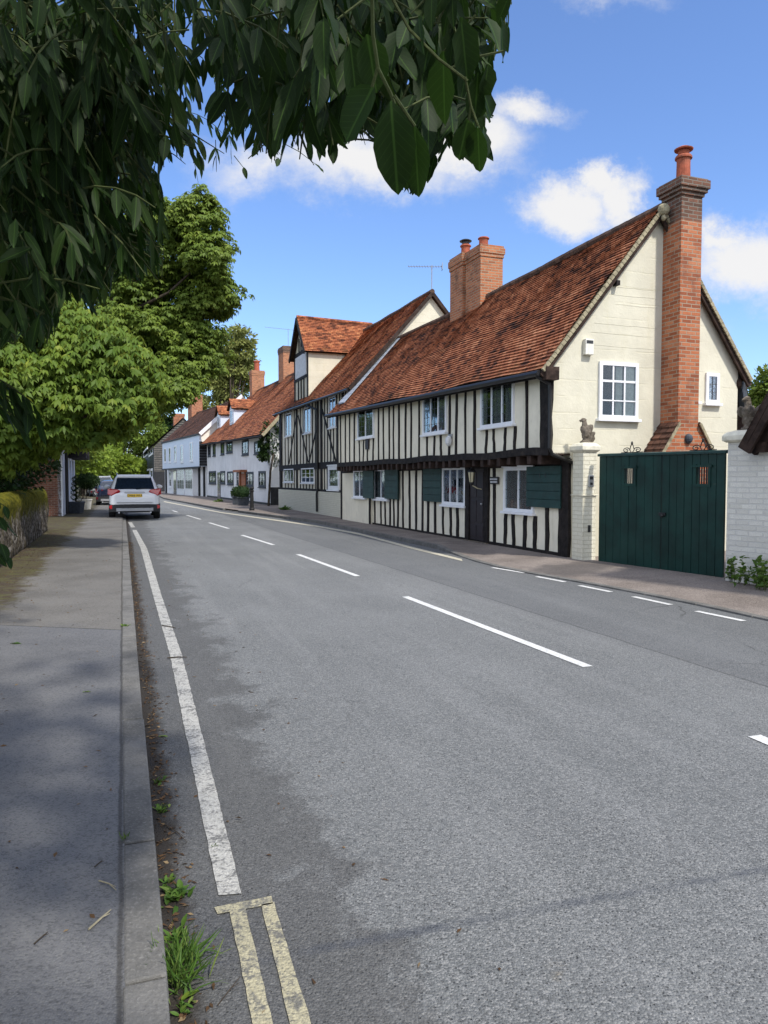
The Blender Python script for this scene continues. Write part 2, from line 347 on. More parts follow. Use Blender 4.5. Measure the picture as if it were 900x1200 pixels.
h = t.m('SUBTRACT', t.m('ADD', t.m('MULTIPLY', dist, -.8), t.m('MULTIPLY', t.noise(t.obj, 90, 4), .9)), t.m('MULTIPLY', pitm, .9))
fin(t, c, .82, h, 1.0, .0055, .25)

m, t = mat('pavement_asphalt'); M['paving_dark'] = m
dist, cc = aggregate(t, 120)
across = t.m('SUBTRACT', t.v('DOT_PRODUCT', t.obj, (KX, KY, 0)), KC)
big = t.noise(t.obj, .8, 5, .6); midn = t.noise(t.obj, 3.5, 7, .7)
near = linedist(t, G(0, 732, .1), G(148, 738, .1))
old = t.mix(t.ss(big, .3, .7), (.12, .113, .102), (.175, .166, .15))
new = t.mix(t.ss(big, .3, .7), (.120, .121, .124), (.158, .159, .162))
c = t.mix(t.ss(near, -.01, .01, 0, 1), new, old)
c = t.mix(t.ss(t.m('ABSOLUTE', near), .004, .02, .7, 0), c, (.02, .02, .02))
c = t.mix(t.ss(t.noise(t.v('MULTIPLY', t.obj, (1.0, 1.6, 1)), 1.1, 7, .7), .55, .68, 0, .35), c, (.15, .15, .15))
c = t.mix(t.ss(cc, .62, 1.0, 0, .35), c, (.20, .20, .19)); c = t.mix(t.ss(cc, .4, 0, 0, .4), c, (.03, .03, .03))
ml = t.m('ADD', t.m('ADD', t.ss(across, -.55, -2.1, 0, .55), t.m('MULTIPLY', midn, .5)), t.m('MULTIPLY', t.noise(t.obj, .7, 4), .3))
litter = t.m('MULTIPLY', t.ss(ml, .66, .80), t.ss(near, 0.0, 1.4, .0, 1))
c = t.mix(t.m('MULTIPLY', litter, .85), c, t.mix(t.ss(t.noise(t.obj, 5, 6, .7), .42, .6), (.050, .034, .020), (.075, .070, .020)))
c = t.mix(t.m('MULTIPLY', t.ss(t.m('ABSOLUTE', t.m('ADD', t.m('ADD', across, .138), t.m('MULTIPLY', t.m('SUBTRACT', midn, .5), .03))), .003, .014, 1, 0), .6), c, (.03, .027, .022))
fin(t, c, .85, t.m('ADD', t.m('MULTIPLY', dist, -1.0), midn), .8, .004, .2)

m, t = mat('reddish_pavement'); M['paving_red'] = m
dist, cc = aggregate(t, 90)
big = t.noise(t.obj, .9, 6, .65)
c = t.mix(t.ss(big, .35, .65), (.17, .145, .128), (.26, .225, .20))
c = t.mix(t.ss(cc, .6, 1, 0, .5), c, (.32, .27, .23)); c = t.mix(t.ss(cc, .4, 0, 0, .5), c, (.06, .05, .045))
A_ = linedist(t, G(640, 668, .1), G(860, 712, .1))
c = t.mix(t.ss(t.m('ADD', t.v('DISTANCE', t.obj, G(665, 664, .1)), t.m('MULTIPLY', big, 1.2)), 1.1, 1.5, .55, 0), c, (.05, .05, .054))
fin(t, c, .9, t.m('MULTIPLY', dist, -1.0), .8, .006, .15)

m, t = mat('kerb_concrete'); M['kerb'] = m
n1 = t.noise(t.obj, 3.0, 7, .7); n2 = t.noise(t.obj, 70, 4, .6)
c = t.mix(t.ss(n1, .32, .68), (.10, .098, .092), (.175, .17, .158)); c = t.mix(t.ss(n2, .5, .75, 0, .5), c, (.30, .29, .27))
c = t.mix(t.ss(n2, .42, .25, 0, .5), c, (.06, .055, .05))
fin(t, c, .9, t.m('ADD', n2, t.noise(t.obj, 22, 4)), .9, .006, .15)

def paint(name, col, under=(.11, .11, .108), wear=.5):
    m, t = mat(name)
    n1 = t.noise(t.obj, 7, 8, .75); n2 = t.noise(t.obj, 60, 4, .65); dist, cc = aggregate(t, 95)
    c = t.mix(t.ss(n1, .3, .7), tuple(x*.82 for x in col), col)
    wr = t.m('ADD', t.m('MULTIPLY', n1, .6), t.m('MULTIPLY', n2, .5))
    c = t.mix(t.ss(wr, 1.08-wear, 1.2-wear, 0, .85), c, under)
    crk = t.m('ABSOLUTE', t.m('SUBTRACT', t.noise(t.v('MULTIPLY', t.obj, (1.5, 7, 1)), 2.2, 5, .6), .5))
    c = t.mix(t.ss(crk, .0, .010, .6, 0), c, (.08, .078, .07))
    c = t.mix(t.ss(cc, .4, .0, 0, .35), c, under)
    fin(t, c, .75, t.m('ADD', n2, t.m('MULTIPLY', dist, -1.0)), .8, .005, .25)
    M[name] = m
paint('old_white_line', (.50, .49, .45), wear=.56)
paint('white_line', (.72, .72, .70), wear=.30)
paint('yellow_line', (.46, .42, .28), wear=.56)
paint('cream_line', (.58, .54, .42), wear=.40)

m, t = mat('meadow_ground'); M['ground'] = m
c = t.mix(t.ss(t.noise(t.obj, .2, 6), .4, .6), (.045, .06, .018), (.07, .075, .03)); fin(t, c, .95, t.noise(t.obj, 8, 5), .8, .03, .1)

m, t = mat('mossy_flint'); M['mosswall'] = m
sp = t.add('ShaderNodeSeparateXYZ', {0: t.obj})
vo = t.add('ShaderNodeTexVoronoi', {'Vector': t.v('MULTIPLY', t.obj, (1, 1, 1.3)), 'Scale': 9.0})
c = t.mix(t.ss(vo.outputs['Distance'], .1, .55), (.20, .175, .14), (.06, .05, .038))
c = t.mix(t.ss(t.add('ShaderNodeSeparateColor', {0: vo.outputs['Color']}).outputs[0], .5, 1.0, 0, .8), c, (.36, .33, .29))
c = t.mix(t.ss(t.noise(t.v('MULTIPLY', t.obj, (6, 6, .8)), 1.4, 5, .6), .5, .62, 0, .7), c, (.13, .105, .06))
mz = t.m('ADD', t.m('MULTIPLY', sp.outputs[2], .8), t.m('MULTIPLY', t.noise(t.v('MULTIPLY', t.obj, (3, 3, .9)), 1.6, 7, .7), .95))
c = t.mix(t.ss(mz, 1.02, 1.26), c, t.mix(t.ss(t.noise(t.obj, 9, 6, .7), .35, .65), (.055, .060, .008), (.16, .145, .018)))
fin(t, c, .95, t.m('ADD', t.m('MULTIPLY', vo.outputs['Distance'], -.8), t.noise(t.obj, 30, 5, .7)), 1.0, .03, .08)

# ------------------------------------------------------------------ mesh builder
ORG = {}
class MB:
    def __init__(s): s.v = []; s.f = []; s.uv = {}
    def add(s, vs, fs):
        b = len(s.v); s.v += [tuple(x) for x in vs]; s.f += [tuple(i+b for i in f) for f in fs]; return b
    def quad(s, pts, uv=None):
        b = len(s.v); s.v += [tuple(p) for p in pts]; s.f.append(tuple(range(b, b+len(pts))))
        if uv: s.uv[len(s.f)-1] = uv
        return s
    def hexa(s, p):
        s.add(p, [(0, 3, 2, 1), (4, 5, 6, 7), (0, 1, 5, 4), (1, 2, 6, 5), (2, 3, 7, 6), (3, 0, 4, 7)]); return s
    def box(s, P, a0, a1, o0, o1, z0, z1, j=0.0):
        r = lambda: random.uniform(-j, j) if j else 0
        s.hexa([P.w(a0+r(), o0, z0), P.w(a1+r(), o0, z0), P.w(a1+r(), o1, z0), P.w(a0+r(), o1, z0),
                P.w(a0+r(), o0, z1), P.w(a1+r(), o0, z1), P.w(a1+r(), o1, z1), P.w(a0+r(), o1, z1)]); return s
    def stud(s, P, a, wd, o0, o1, z0, z1, wob=.018, lean=0.0, n=5):
        """a hand-hewn post: edges wander a little"""
        L = []
        for i in range(n+1):
            k = i/n; z = z0+(z1-z0)*k; c = a+lean*k+random.uniform(-wob, wob)*.6; h = wd/2*(1+random.uniform(-.14, .14))
            L.append([P.w(c-h, o0, z), P.w(c+h, o0, z), P.w(c+h, o1, z), P.w(c-h, o1, z)])
        s.loft(L); return s
    def loft(s, rings, caps=True):
        n = len(rings[0]); b = len(s.v)
        for r in rings: s.v += [tuple(p) for p in r]
        for i in range(len(rings)-1):
            for k in range(n):
                s.f.append((b+i*n+k, b+i*n+(k+1) % n, b+(i+1)*n+(k+1) % n, b+(i+1)*n+k))
        if caps:
            s.f.append(tuple(b+k for k in range(n))[::-1]); s.f.append(tuple(b+(len(rings)-1)*n+k for k in range(n)))
        return s
    def bar(s, p, q, wd, h=None, up=(0, 0, 1), wob=0.0, n=1):
        p, q = Vector(p), Vector(q); h = h or wd; d = (q-p).normalized(); u = Vector(up); x = d.cross(u)
        if x.length < 1e-4: x = d.cross(Vector((1, 0, 0)))
        x.normalize(); y = x.cross(d); L = []
        for i in range(n+1):
            c = p.lerp(q, i/n)+x*random.uniform(-wob, wob)+y*random.uniform(-wob, wob)*.5
            L.append([c-x*wd/2-y*h/2, c+x*wd/2-y*h/2, c+x*wd/2+y*h/2, c-x*wd/2+y*h/2])
        s.loft(L); return s
    def tube(s, pts, r, seg=8, caps=True):
        pts = [Vector(p) for p in pts]; rs = r if isinstance(r, (list, tuple)) else [r]*len(pts); L = []; px = None
        for i, p in enumerate(pts):
            d = (pts[min(i+1, len(pts)-1)]-pts[max(i-1, 0)]).normalized()
            x = d.cross(Vector((0, 0, 1))) if px is None else px-d*px.dot(d)
            if x.length < 1e-3: x = Vector((1, 0, 0))-d*d.x
            x.normalize(); px = x; y = d.cross(x)
            L.append([p+(x*math.cos(2*math.pi*k/seg)+y*math.sin(2*math.pi*k/seg))*rs[i] for k in range(seg)])
        s.loft(L, caps); return s
    def lathe(s, c, prof, seg=16):
        c = Vector(c)
        s.loft([[c+Vector((r*math.cos(2*math.pi*k/seg), r*math.sin(2*math.pi*k/seg), z)) for k in range(seg)] for r, z in prof]); return s
    def ell(s, c, r, seg=14, rot=None):
        c = Vector(c); L = []
        for i in range(1, seg//2+1):
            th = math.pi*(i-.5)/(seg//2); ring = []
            for k in range(seg):
                v = Vector((r[0]*math.sin(th)*math.cos(2*math.pi*k/seg), r[1]*math.sin(th)*math.sin(2*math.pi*k/seg), -r[2]*math.cos(th)))
                if rot: v = rot @ v
                ring.append(c+v)
            L.append(ring)
        s.loft(L); return s
    def build(s, name, m, parent=None, smooth=False, bevel=0.0, origin=None, recalc=True, jit=0.0):
        if isinstance(m, str): m = M[m]
        if origin is None: origin = ORG.get(parent.name, Vector((0, 0, 0))) if parent else Vector((0, 0, 0))
        origin = Vector(origin)
        me = bpy.data.meshes.new(name)
        me.from_pydata([Vector(v)-origin for v in s.v], [], s.f); me.update()
        if recalc:
            bm = bmesh.new(); bm.from_mesh(me); bmesh.ops.recalc_face_normals(bm, faces=bm.faces); bm.to_mesh(me); bm.free()
        uvl = me.uv_layers.new(name='UVMap').data
        for p in me.polygons:
            cu = s.uv.get(p.index) if not recalc else None
            n = p.normal
            if abs(n.z) < .75:
                tx = Vector((-n.y, n.x, 0)); tx.normalize()
            for j, li in enumerate(p.loop_indices):
                if cu: uvl[li].uv = cu[j]; continue
                co = Vector(me.vertices[me.loops[li].vertex_index].co)+origin
                uvl[li].uv = (co.dot(tx), co.z) if abs(n.z) < .75 else (co.x, co.y)
        me.materials.append(m)
        if smooth: me.polygons.foreach_set('use_smooth', [True]*len(me.polygons))
        o = bpy.data.objects.new(name, me); COL.objects.link(o)
        if parent: o.parent = parent
        else: o.location = origin
        ORG[o.name] = origin if not parent else ORG.get(parent.name, Vector((0, 0, 0)))
        if bevel:
            bv = o.modifiers.new('bevel', 'BEVEL'); bv.width = bevel; bv.segments = 2; bv.limit_method = 'ANGLE'
        return o
def tag(o, label=None, cat=None, group=None, kind=None):
    if label: o['label'] = label
    if cat: o['category'] = cat
    if group: o['group'] = group
    if kind: o['kind'] = kind
    return o
def root(name, loc, label, cat, group=None):
    o = bpy.data.objects.new(name, None); COL.objects.link(o); o.location = loc; o.empty_display_size = .2
    ORG[o.name] = Vector(loc); return tag(o, label, cat, group)
def copy_tree(o, parent=None):
    c = o.copy(); COL.objects.link(c)
    if parent: c.parent = parent
    for ch in list(o.children): copy_tree(ch, c)
    return c

def leaves(name, P, D, Nr, L, W, m, parent=None, rich=False, tone=None, curl=.25, origin=None):
    """many small folded leaves in one mesh; P base, D direction, Nr facing, all (n,3)"""
    n = len(P); D = D/np.linalg.norm(D, axis=1)[:, None]
    S = np.cross(D, Nr); S /= (np.linalg.norm(S, axis=1)[:, None]+1e-9); U = np.cross(S, D)
    L = np.broadcast_to(L, n)[:, None]; W = np.broadcast_to(W, n)[:, None]
    if rich:
        ts = np.array([0, .1, .25, .45, .65, .82, .93, 1.0]); ws = np.array([.04, .45, .86, 1.0, .88, .58, .28, .02])
        V = []; uv = []
        cs = RNG.uniform(-.25, .75, (n, 1))*curl*2
        for tt, ww in zip(ts, ws):
            c = P+D*L*tt-U*L*cs*tt*tt*.5
            e = W*.5*ww; wobb = U*W*.10*RNG.uniform(-1, 1, (n, 1))
            V += [c-S*e+U*e*.35+wobb, c, c+S*e+U*e*.35-wobb]; uv += [(.5-.5*ww, tt), (.5, tt), (.5+.5*ww, tt)]
        k = len(V); V = np.stack(V, 1).reshape(-1, 3); q = []
        for i in range(len(ts)-1):
            q += [(3*i, 3*i+1, 3*i+4, 3*i+3), (3*i+1, 3*i+2, 3*i+5, 3*i+4)]
        q = np.array(q); Fs = (q[None]+(np.arange(n)*k)[:, None, None]).reshape(-1, 4); uvq = np.array(uv)[q.reshape(-1)]; UV = np.tile(uvq, (n, 1))
    else:
        V = np.stack([P, P+D*L*.5-S*W*.5+U*W*.12-U*L*curl*.1, P+D*L-U*L*curl*.5, P+D*L*.55+S*W*.5+U*W*.12-U*L*curl*.1], 1).reshape(-1, 3); k = 4
        Fs = (np.array([[0, 3, 2, 1]])[None]+(np.arange(n)*4)[:, None, None]).reshape(-1, 4); UV = np.tile(np.array([(.5, 0), (1, .5), (.5, 1), (0, .5)]), (n, 1))
    if origin is None: origin = ORG.get(parent.name, Vector((0, 0, 0))) if parent else Vector((0, 0, 0))
    V = V-np.array(origin)
    me = bpy.data.meshes.new(name); me.vertices.add(len(V)); me.vertices.foreach_set('co', V.astype(np.float32).ravel())
    me.loops.add(Fs.size); me.loops.foreach_set('vertex_index', Fs.astype(np.int32).ravel())
    me.polygons.add(len(Fs)); me.polygons.foreach_set('loop_start', np.arange(0, Fs.size, 4, dtype=np.int32))
    try: me.polygons.foreach_set('loop_total', np.full(len(Fs), 4, dtype=np.int32))
    except Exception: pass
    if rich: me.polygons.foreach_set('use_smooth', np.ones(len(Fs), dtype=bool))
    me.update(calc_edges=True)
    uvl = me.uv_layers.new(name='UVMap'); uvl.data.foreach_set('uv', UV.astype(np.float32).ravel())
    if tone is None: tone = RNG.uniform(0, 1, n)
    at = me.attributes.new('tone', 'FLOAT', 'POINT'); at.data.foreach_set('value', np.repeat(tone, k).astype(np.float32))
    me.materials.append(M[m]); me.validate()
    o = bpy.data.objects.new(name, me); COL.objects.link(o)
    if parent: o.parent = parent
    else: o.location = origin
    ORG[o.name] = Vector(origin)
    return o
def rvec(n): v = RNG.normal(size=(n, 3)); return v/np.linalg.norm(v, axis=1)[:, None]
#---PART2---
# ------------------------------------------------------------------ ground, road, pavements, kerbs, painted lines
def K(c, l, z=0.0): return Vector((KX*(c+KC)-KY*l, KY*(c+KC)+KX*l, z))
def toK(p): return (KX*p[0]+KY*p[1]-KC, -KY*p[0]+KX*p[1])
gm = MB(); gm.quad([(-1500, -400, -.06), (1500, -400, -.06), (1500, 2600, -.06), (-1500, 2600, -.06)])
tag(gm.build('ground', 'ground' and M['ground']), kind='structure')
RKP = [toK(G(*p)) for p in [(857, 719), (813, 709), (727, 692), (640, 676), (596.7, 668.5), (561.7, 660), (513.5, 644), (370, 613), (340, 609), (260, 598), (192, 585)]]
RKP = [(RKP[0][0]+.35, -25), (RKP[0][0]+.1, RKP[0][1]-3)]+RKP+[(RKP[-1][0]+.1, 120), (RKP[-1][0]-2, 260)]
def rk(l):
    for (c0, l0), (c1, l1) in zip(RKP, RKP[1:]):
        if l <= l1: return c0+(c1-c0)*max(0, (l-l0)/(l1-l0))
    return RKP[-1][0]
ls = [-25, -15, -8]+[x*.5-5 for x in range(0, 80)]+[36, 38, 40, 44, 48, 52, 56, 60, 65, 70, 80, 100, 120, 160, 260]
rm = MB()
for l0, l1 in zip(ls, ls[1:]): rm.quad([K(-.02, l0), K(rk(l0)+.02, l0), K(rk(l1)+.02, l1), K(-.02, l1)])
tag(rm.build('road', 'road' and M['road'], recalc=False), kind='structure')
# left pavement and its kerb stones
lp = MB(); lp.hexa([K(-9, -25, -.05), K(-.122, -25, -.05), K(-.122, 250, -.05), K(-9, 250, -.05), K(-9, -25, .096), K(-.122, -25, .096), K(-.122, 250, .096), K(-9, 250, .096)])
tag(lp.build('pavement', M['paving_dark'], recalc=False), kind='structure')
kb = MB(); l = -6.0
joints = [toK(G(161, 842, .1))[1], toK(G(183, 983, .1))[1], toK(G(160, 745, .1))[1]]
edges = [joints[1]-1.8, joints[1]-.9, joints[1], joints[0], joints[2]]
while edges[0] > -6: edges.insert(0, edges[0]-.91)
while edges[-1] < 21.5: edges.append(edges[-1]+.91)
for a, b in zip(edges, edges[1:]):
    j = random.uniform(-.004, .004); g_ = .008; zt = .101+random.uniform(-.002, .003)
    kb.hexa([K(-.13+j, a+g_, -.05), K(j+.004, a+g_, -.05), K(j+.004, b-g_, -.05), K(-.13+j, b-g_, -.05), K(-.13+j, a+g_, zt), K(j-.006, a+g_, zt), K(j-.006, b-g_, zt), K(-.13+j, b-g_, zt)])
e = edges[-1]
for i in range(60):
    a, b = e+i*.91, e+(i+1)*.91; zt = .1-min(.06, .06*(i+1))
    kb.hexa([K(-.132, a+.006, -.05), K(.0, a+.006, -.05), K(.0, b-.006, -.05), K(-.132, b-.006, -.05), K(-.132, a, zt+.0), K(-.006, a, zt), K(-.006, b, zt), K(-.132, b, zt)])
tag(kb.build('kerb', M['kerb'], bevel=.008), kind='structure')
# right pavement
def kz(l):
    return .022 if l < 14.2 else (.022+.075*(l-14.2)/1.4 if l < 15.6 else .098)
rp = MB()
for l0, l1 in zip(ls, ls[1:]):
    c0, c1 = rk(l0)+.125, rk(l1)+.125
    rp.quad([K(c0, l0, kz(l0)), K(c0+1.3, l0, .097), K(c1+1.3, l1, .097), K(c1, l1, kz(l1))])
    rp.quad([K(c0+1.3, l0, .097), K(c0+16, l0, .097), K(c1+16, l1, .097), K(c1+1.3, l1, .097)])
tag(rp.build('pavement', M['paving_red'], recalc=False), kind='structure')
kb = MB(); l = -6.0
while l < 110:
    b = l+.9*(1 if l < 40 else 4); g_ = .006; z0, z1 = kz(l)+.003, kz(b)+.003
    if 35.4 < l < 38.6: z0 = z1 = .03
    kb.hexa([K(rk(l), l+g_, -.05), K(rk(l)+.13, l+g_, -.05), K(rk(b)+.13, b-g_, -.05), K(rk(b), b-g_, -.05), K(rk(l)+.006, l+g_, z0), K(rk(l)+.13, l+g_, z0), K(rk(b)+.13, b-g_, z1), K(rk(b)+.006, b-g_, z1)])
    l = b
tag(kb.build('kerb', M['kerb'], bevel=.008), kind='structure')

def gp(*pts, z=.005): return [G(x, y, z) for x, y in pts]
def line_mesh(name, polys, mt, z=.005, rag=.006):
    mb = MB()
    for L_, R_ in polys:      # left and right edges as pixel lists, same length: resampled with a slightly ragged edge
        n = len(L_)
        for i in range(n-1):
            a0, a1, b0, b1 = [Vector(G(*p, z)) for p in (L_[i], L_[i+1], R_[i], R_[i+1])]
            m_ = max(1, min(60, int((a1-a0).length/.06))); prev = None
            for k in range(m_+1):
                t_ = k/m_; p = a0.lerp(a1, t_); q = b0.lerp(b1, t_); d = (q-p)
                p = p+d*random.uniform(-1, 1)*rag/.1*.5; q = q+d*random.uniform(-1, 1)*rag/.1*.5
                if prev: mb.quad([prev[0], prev[1], q, p])
                prev = (p, q)
    return tag(mb.build(name, M[mt], recalc=True), kind='structure')
line_mesh('road_edge_line', [([(255.5, 1049), (226, 900), (199, 767), (180, 700), (165, 643), (155, 621)], [(283, 1047), (247, 900), (213, 767), (190, 700), (172.5, 643), (160, 621)]),
                             ([(153.5, 618), (150, 612)], [(158.5, 618), (154.5, 612)])], 'old_white_line')
line_mesh('road_double_line', [([(251, 1063), (318, 1050)], [(255, 1071), (320, 1059)]), ([(269, 1068), (297, 1204)], [(288, 1065), (321, 1204)]), ([(306, 1060), (341, 1204)], [(321, 1057), (366, 1204)])], 'yellow_line', rag=.008)
mb = MB()
def dash(p, q, wd=.10, z=.005):
    a, b = Vector(G(*p, z)), Vector(G(*q, z)); d = (b-a).normalized(); s_ = Vector((-d.y, d.x, 0))*wd/2
    mb.quad([a-s_, b-s_, b+s_, a+s_])
for p, q in [((475, 699), (689, 781)), ((349, 649.5), (419, 675)), ((283.5, 627), (320.5, 638.5)), ((245, 612.5), (268, 619.3)), ((219, 603.8), (235, 608.6)), ((202, 598.2), (208, 600.2)), ((884, 862), (1130, 965))]: dash(p, q)
tag(mb.build('road_centre_line', M['white_line']), kind='structure')
mb = MB()
for p, q in [((577, 665), (615, 671.3)), ((629, 675.5), (662, 681.8)), ((679, 686), (716, 693.5)), ((742, 699), (786, 708.5)), ((816, 716), (872, 727.5)), ((905, 735), (960, 747))]: dash(p, q, .085)
tag(mb.build('road_entrance_line', M['white_line']), kind='structure')
line_mesh('road_edge_line', [([(192, 587.3), (260, 600.2), (340, 611.3), (370, 615.5), (420, 624.5), (480, 640), (541, 655)], [(192, 588.2), (260, 601.2), (340, 612.5), (370, 617), (420, 626.3), (480, 642.3), (542, 657.5)])], 'cream_line', rag=.004)

# ------------------------------------------------------------------ house-building helpers
A = Plane(G(667, 653, .1), G(437, 614, .1))
U = A.shift(.45)
PG = Plane(A.P, (A.P[0]-A.n[0], A.P[1]-A.n[1]))
Bp = Plane(A.w(14.83, -.25, .1), A.w(27.25, -.25, .1))
def slope(mb, E0, E1, R1, R0, gauge, du=.6, th=.032, wob=.02, sag=0.0, seed=0):
    """courses of tiles from the eave line E0-E1 up to the ridge line R0-R1"""
    E0, E1, R1, R0 = map(Vector, (E0, E1, R1, R0))
    W = (E1-E0).length; Hh = ((R0-E0).length+(R1-E1).length)/2
    nv = max(4, round(Hh/gauge)); nu = max(4, round(W/du)); N = (E1-E0).cross(R0-E0).normalized()
    flip = N.z < 0
    if flip: N = -N
    def P(u, v, lift=0):
        p = E0.lerp(E1, u).lerp(R0.lerp(R1, u), v)
        p = p+N*(mnoise.noise(Vector((u*W*.35+seed, v*Hh*.4, seed)))*wob*1.6+mnoise.noise(Vector((u*W*1.4+seed, v*Hh*1.5, 3+seed)))*wob*.6+lift)
        p.z -= sag*math.sin(math.pi*u)*v
        return p
    for j in range(nv):
        v0, v1 = j/nv, (j+1)/nv
        for i in range(nu):
            u0, u1 = i/nu, (i+1)/nu; a, b, c, d_ = P(u0, v0, th), P(u1, v0, th), P(u1, v1, 0), P(u0, v1, 0)
            g = gauge; U0, U1, V0, V1 = u0*W, u1*W, j*g+.001, (j+1)*g-.001
            f1 = [a, b, c, d_]; uv1 = [(U0, V0), (U1, V0), (U1, V1), (U0, V1)]
            f2 = [P(u0, v0, 0), P(u1, v0, 0), b, a]; uv2 = [(U0, V0), (U1, V0), (U1, V0+.002), (U0, V0+.002)]
            if flip: f1.reverse(); uv1.reverse(); f2.reverse(); uv2.reverse()
            mb.quad(f1, uv1); mb.quad(f2, uv2)
    # underside
    f = [P(0, 0, -.07), P(1, 0, -.07), P(1, 1, -.07), P(0, 1, -.07)]
    if not flip: f.reverse()
    mb.quad(f, [(0, 0)]*4)
    return mb
def roof(parent, P, a0, a1, ef, er, rf, gauge, mt, ze0, ze1, zr0, zr1, zb, oh_seed=0, sag=0.0, wob=.02, name='roof', du=.6, ridge=True, ra0=None, ra1=None):
    """ef front eave offset, rf ridge offset, er rear eave offset; heights at a0 and a1"""
    ra0 = a0 if ra0 is None else ra0; ra1 = a1 if ra1 is None else ra1
    mb = MB()
    slope(mb, P.w(a0, ef, ze0), P.w(a1, ef, ze1), P.w(ra1, rf, zr1), P.w(ra0, rf, zr0), gauge, du, seed=oh_seed, sag=sag, wob=wob)
    slope(mb, P.w(a1, er, zb), P.w(a0, er, zb), P.w(ra0, rf, zr0), P.w(ra1, rf, zr1), gauge*2, du*2, seed=oh_seed+5, sag=sag, wob=wob)
    o = mb.build(name, M[mt], parent, recalc=False)
    if ridge:
        rb = MB(); n = max(3, int(abs(ra1-ra0)/.33))
        for i in range(n):
            k0, k1 = i/n, (i+1)/n
            def C(k): return P.w(ra0+(ra1-ra0)*k, rf, zr0+(zr1-zr0)*k-sag*math.sin(math.pi*k)+.0+mnoise.noise(Vector((k*8, oh_seed, 0)))*wob)
            rb.tube([C(k0), C(k1-.02/n)], [.10, .092+random.uniform(0, .008)], 8)
        rb.build('ridge_tiles', M['terracotta_ridge'], o)
    return o
def gable_wall(mb, P, a0, a1, pts):
    """prism between a0 and a1 with outline pts of (o, z)"""
    mb.loft([[P.w(a0, o, z) for o, z in pts], [P.w(a1, o, z) for o, z in pts]]); return mb
def window(parent, P, r, lights=2, rows=0, cols=0, fw=.055, dep=.055, m='white', curtain=False, transom=None, sill=True, lead='leadbar', name='window', head=False, glass='glass', mull=.04):
    a0, a1, z0, z1 = r; mb = MB()
    mb.box(P, a0, a0+fw, -.02, dep, z0, z1); mb.box(P, a1-fw, a1, -.02, dep, z0, z1)
    mb.box(P, a0+fw, a1-fw, -.02, dep-.002, z0, z0+fw); mb.box(P, a0+fw, a1-fw, -.02, dep-.002, z1-fw, z1)
    if head: mb.box(P, a0-.04, a1+.04, 0, dep+.03, z1, z1+.05)
    ia0, ia1, iz0, iz1 = a0+fw, a1-fw, z0+fw, z1-fw
    lw = (ia1-ia0-(lights-1)*mull)/lights
    for i in range(1, lights):
        c = ia0+i*lw+(i-1)*mull; mb.box(P, c, c+mull, -.01, dep-.012, iz0, iz1)
    if transom: mb.box(P, ia0, ia1, -.01, dep-.010, transom-.022, transom+.022)
    o = mb.build(name, M[m], parent, bevel=.006 if dep > .05 else 0)
    MB().box(P, ia0+.001, ia1-.001, .020, .024, iz0+.001, iz1-.001).build('pane', M[glass], o)
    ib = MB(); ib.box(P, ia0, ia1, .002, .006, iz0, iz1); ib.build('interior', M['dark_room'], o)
    if curtain:
        cb = MB(); n = 14
        for (c0, c1) in curtain:
            A0, A1 = ia0+(ia1-ia0)*c0, ia0+(ia1-ia0)*c1
            for k in range(n):
                x0, x1 = A0+(A1-A0)*k/n, A0+(A1-A0)*(k+1)/n; d0, d1 = .009+.006*(k % 2), .009+.006*((k+1) % 2)
                cb.quad([P.w(x0, d0, iz0), P.w(x1, d1, iz0), P.w(x1, d1, iz1), P.w(x0, d0, iz1)])
        cb.build('curtain', M['curtain'], o)
    if rows or cols:
        lb = MB(); bw = .009 if lead == 'leadbar' else .016; d0, d1 = (.0245, .032) if lead == 'leadbar' else (.0245, .040)
        for i in range(lights):
            c0 = ia0+i*(lw+mull)
            for k in range(1, cols): lb.box(P, c0+lw*k/cols-bw/2, c0+lw*k/cols+bw/2, d0, d1, iz0, iz1)
            for k in range(1, rows):
                z = iz0+(iz1-iz0)*k/rows; lb.box(P, c0, c0+lw, d0, d1-.001, z-bw/2, z+bw/2)
        lb.build('glazing_bars', M[lead], o)
    if sill: MB().box(P, a0-.05, a1+.05, -.02, dep+.05, z0-.055, z0-.001).build('sill', M[m], o, bevel=.006)
    return o
def studs(mb, P, xs, y, z0, z1, wd, openings, o1=.022, frame='px', wob=.016):
    for i, x in enumerate(xs):
        a = P.s(x, y) if frame == 'px' else x
        w_ = wd*random.uniform(.82, 1.18); segs = [(z0, z1(a) if callable(z1) else z1)]
        for (b0, b1, c0, c1) in openings:
            if a+w_*.3 > b0 and a-w_*.3 < b1:
                new = []
                for s0, s1 in segs:
                    if c0-.06 > s0: new.append((s0, min(s1, c0-.06)))
                    if c1 < s1: new.append((max(s0, c1), s1))
                segs = new
        for s0, s1 in segs:
            if s1-s0 > .08: mb.stud(P, a, w_, -.02, o1+random.uniform(0, .006), s0, s1, wob*1.35, random.uniform(-.05, .05))
def pbar(mb, P, p, q, wd, o0=-.01, o1=.026):
    a, b = P.px(*p), P.px(*q); n = 5; L = []
    dx, dz = b[0]-a[0], b[1]-a[1]; l = math.hypot(dx, dz); nx, nz = -dz/l, dx/l
    for i in range(n+1):
        k = i/n; x, z = a[0]+dx*k+random.uniform(-.01, .01), a[1]+dz*k; h = wd/2*random.uniform(.85, 1.15)
        L.append([P.w(x-nx*h, o0, z-nz*h), P.w(x+nx*h, o0, z+nz*h), P.w(x+nx*h, o1, z+nz*h), P.w(x-nx*h, o1, z-nz*h)])
    mb.loft(L)
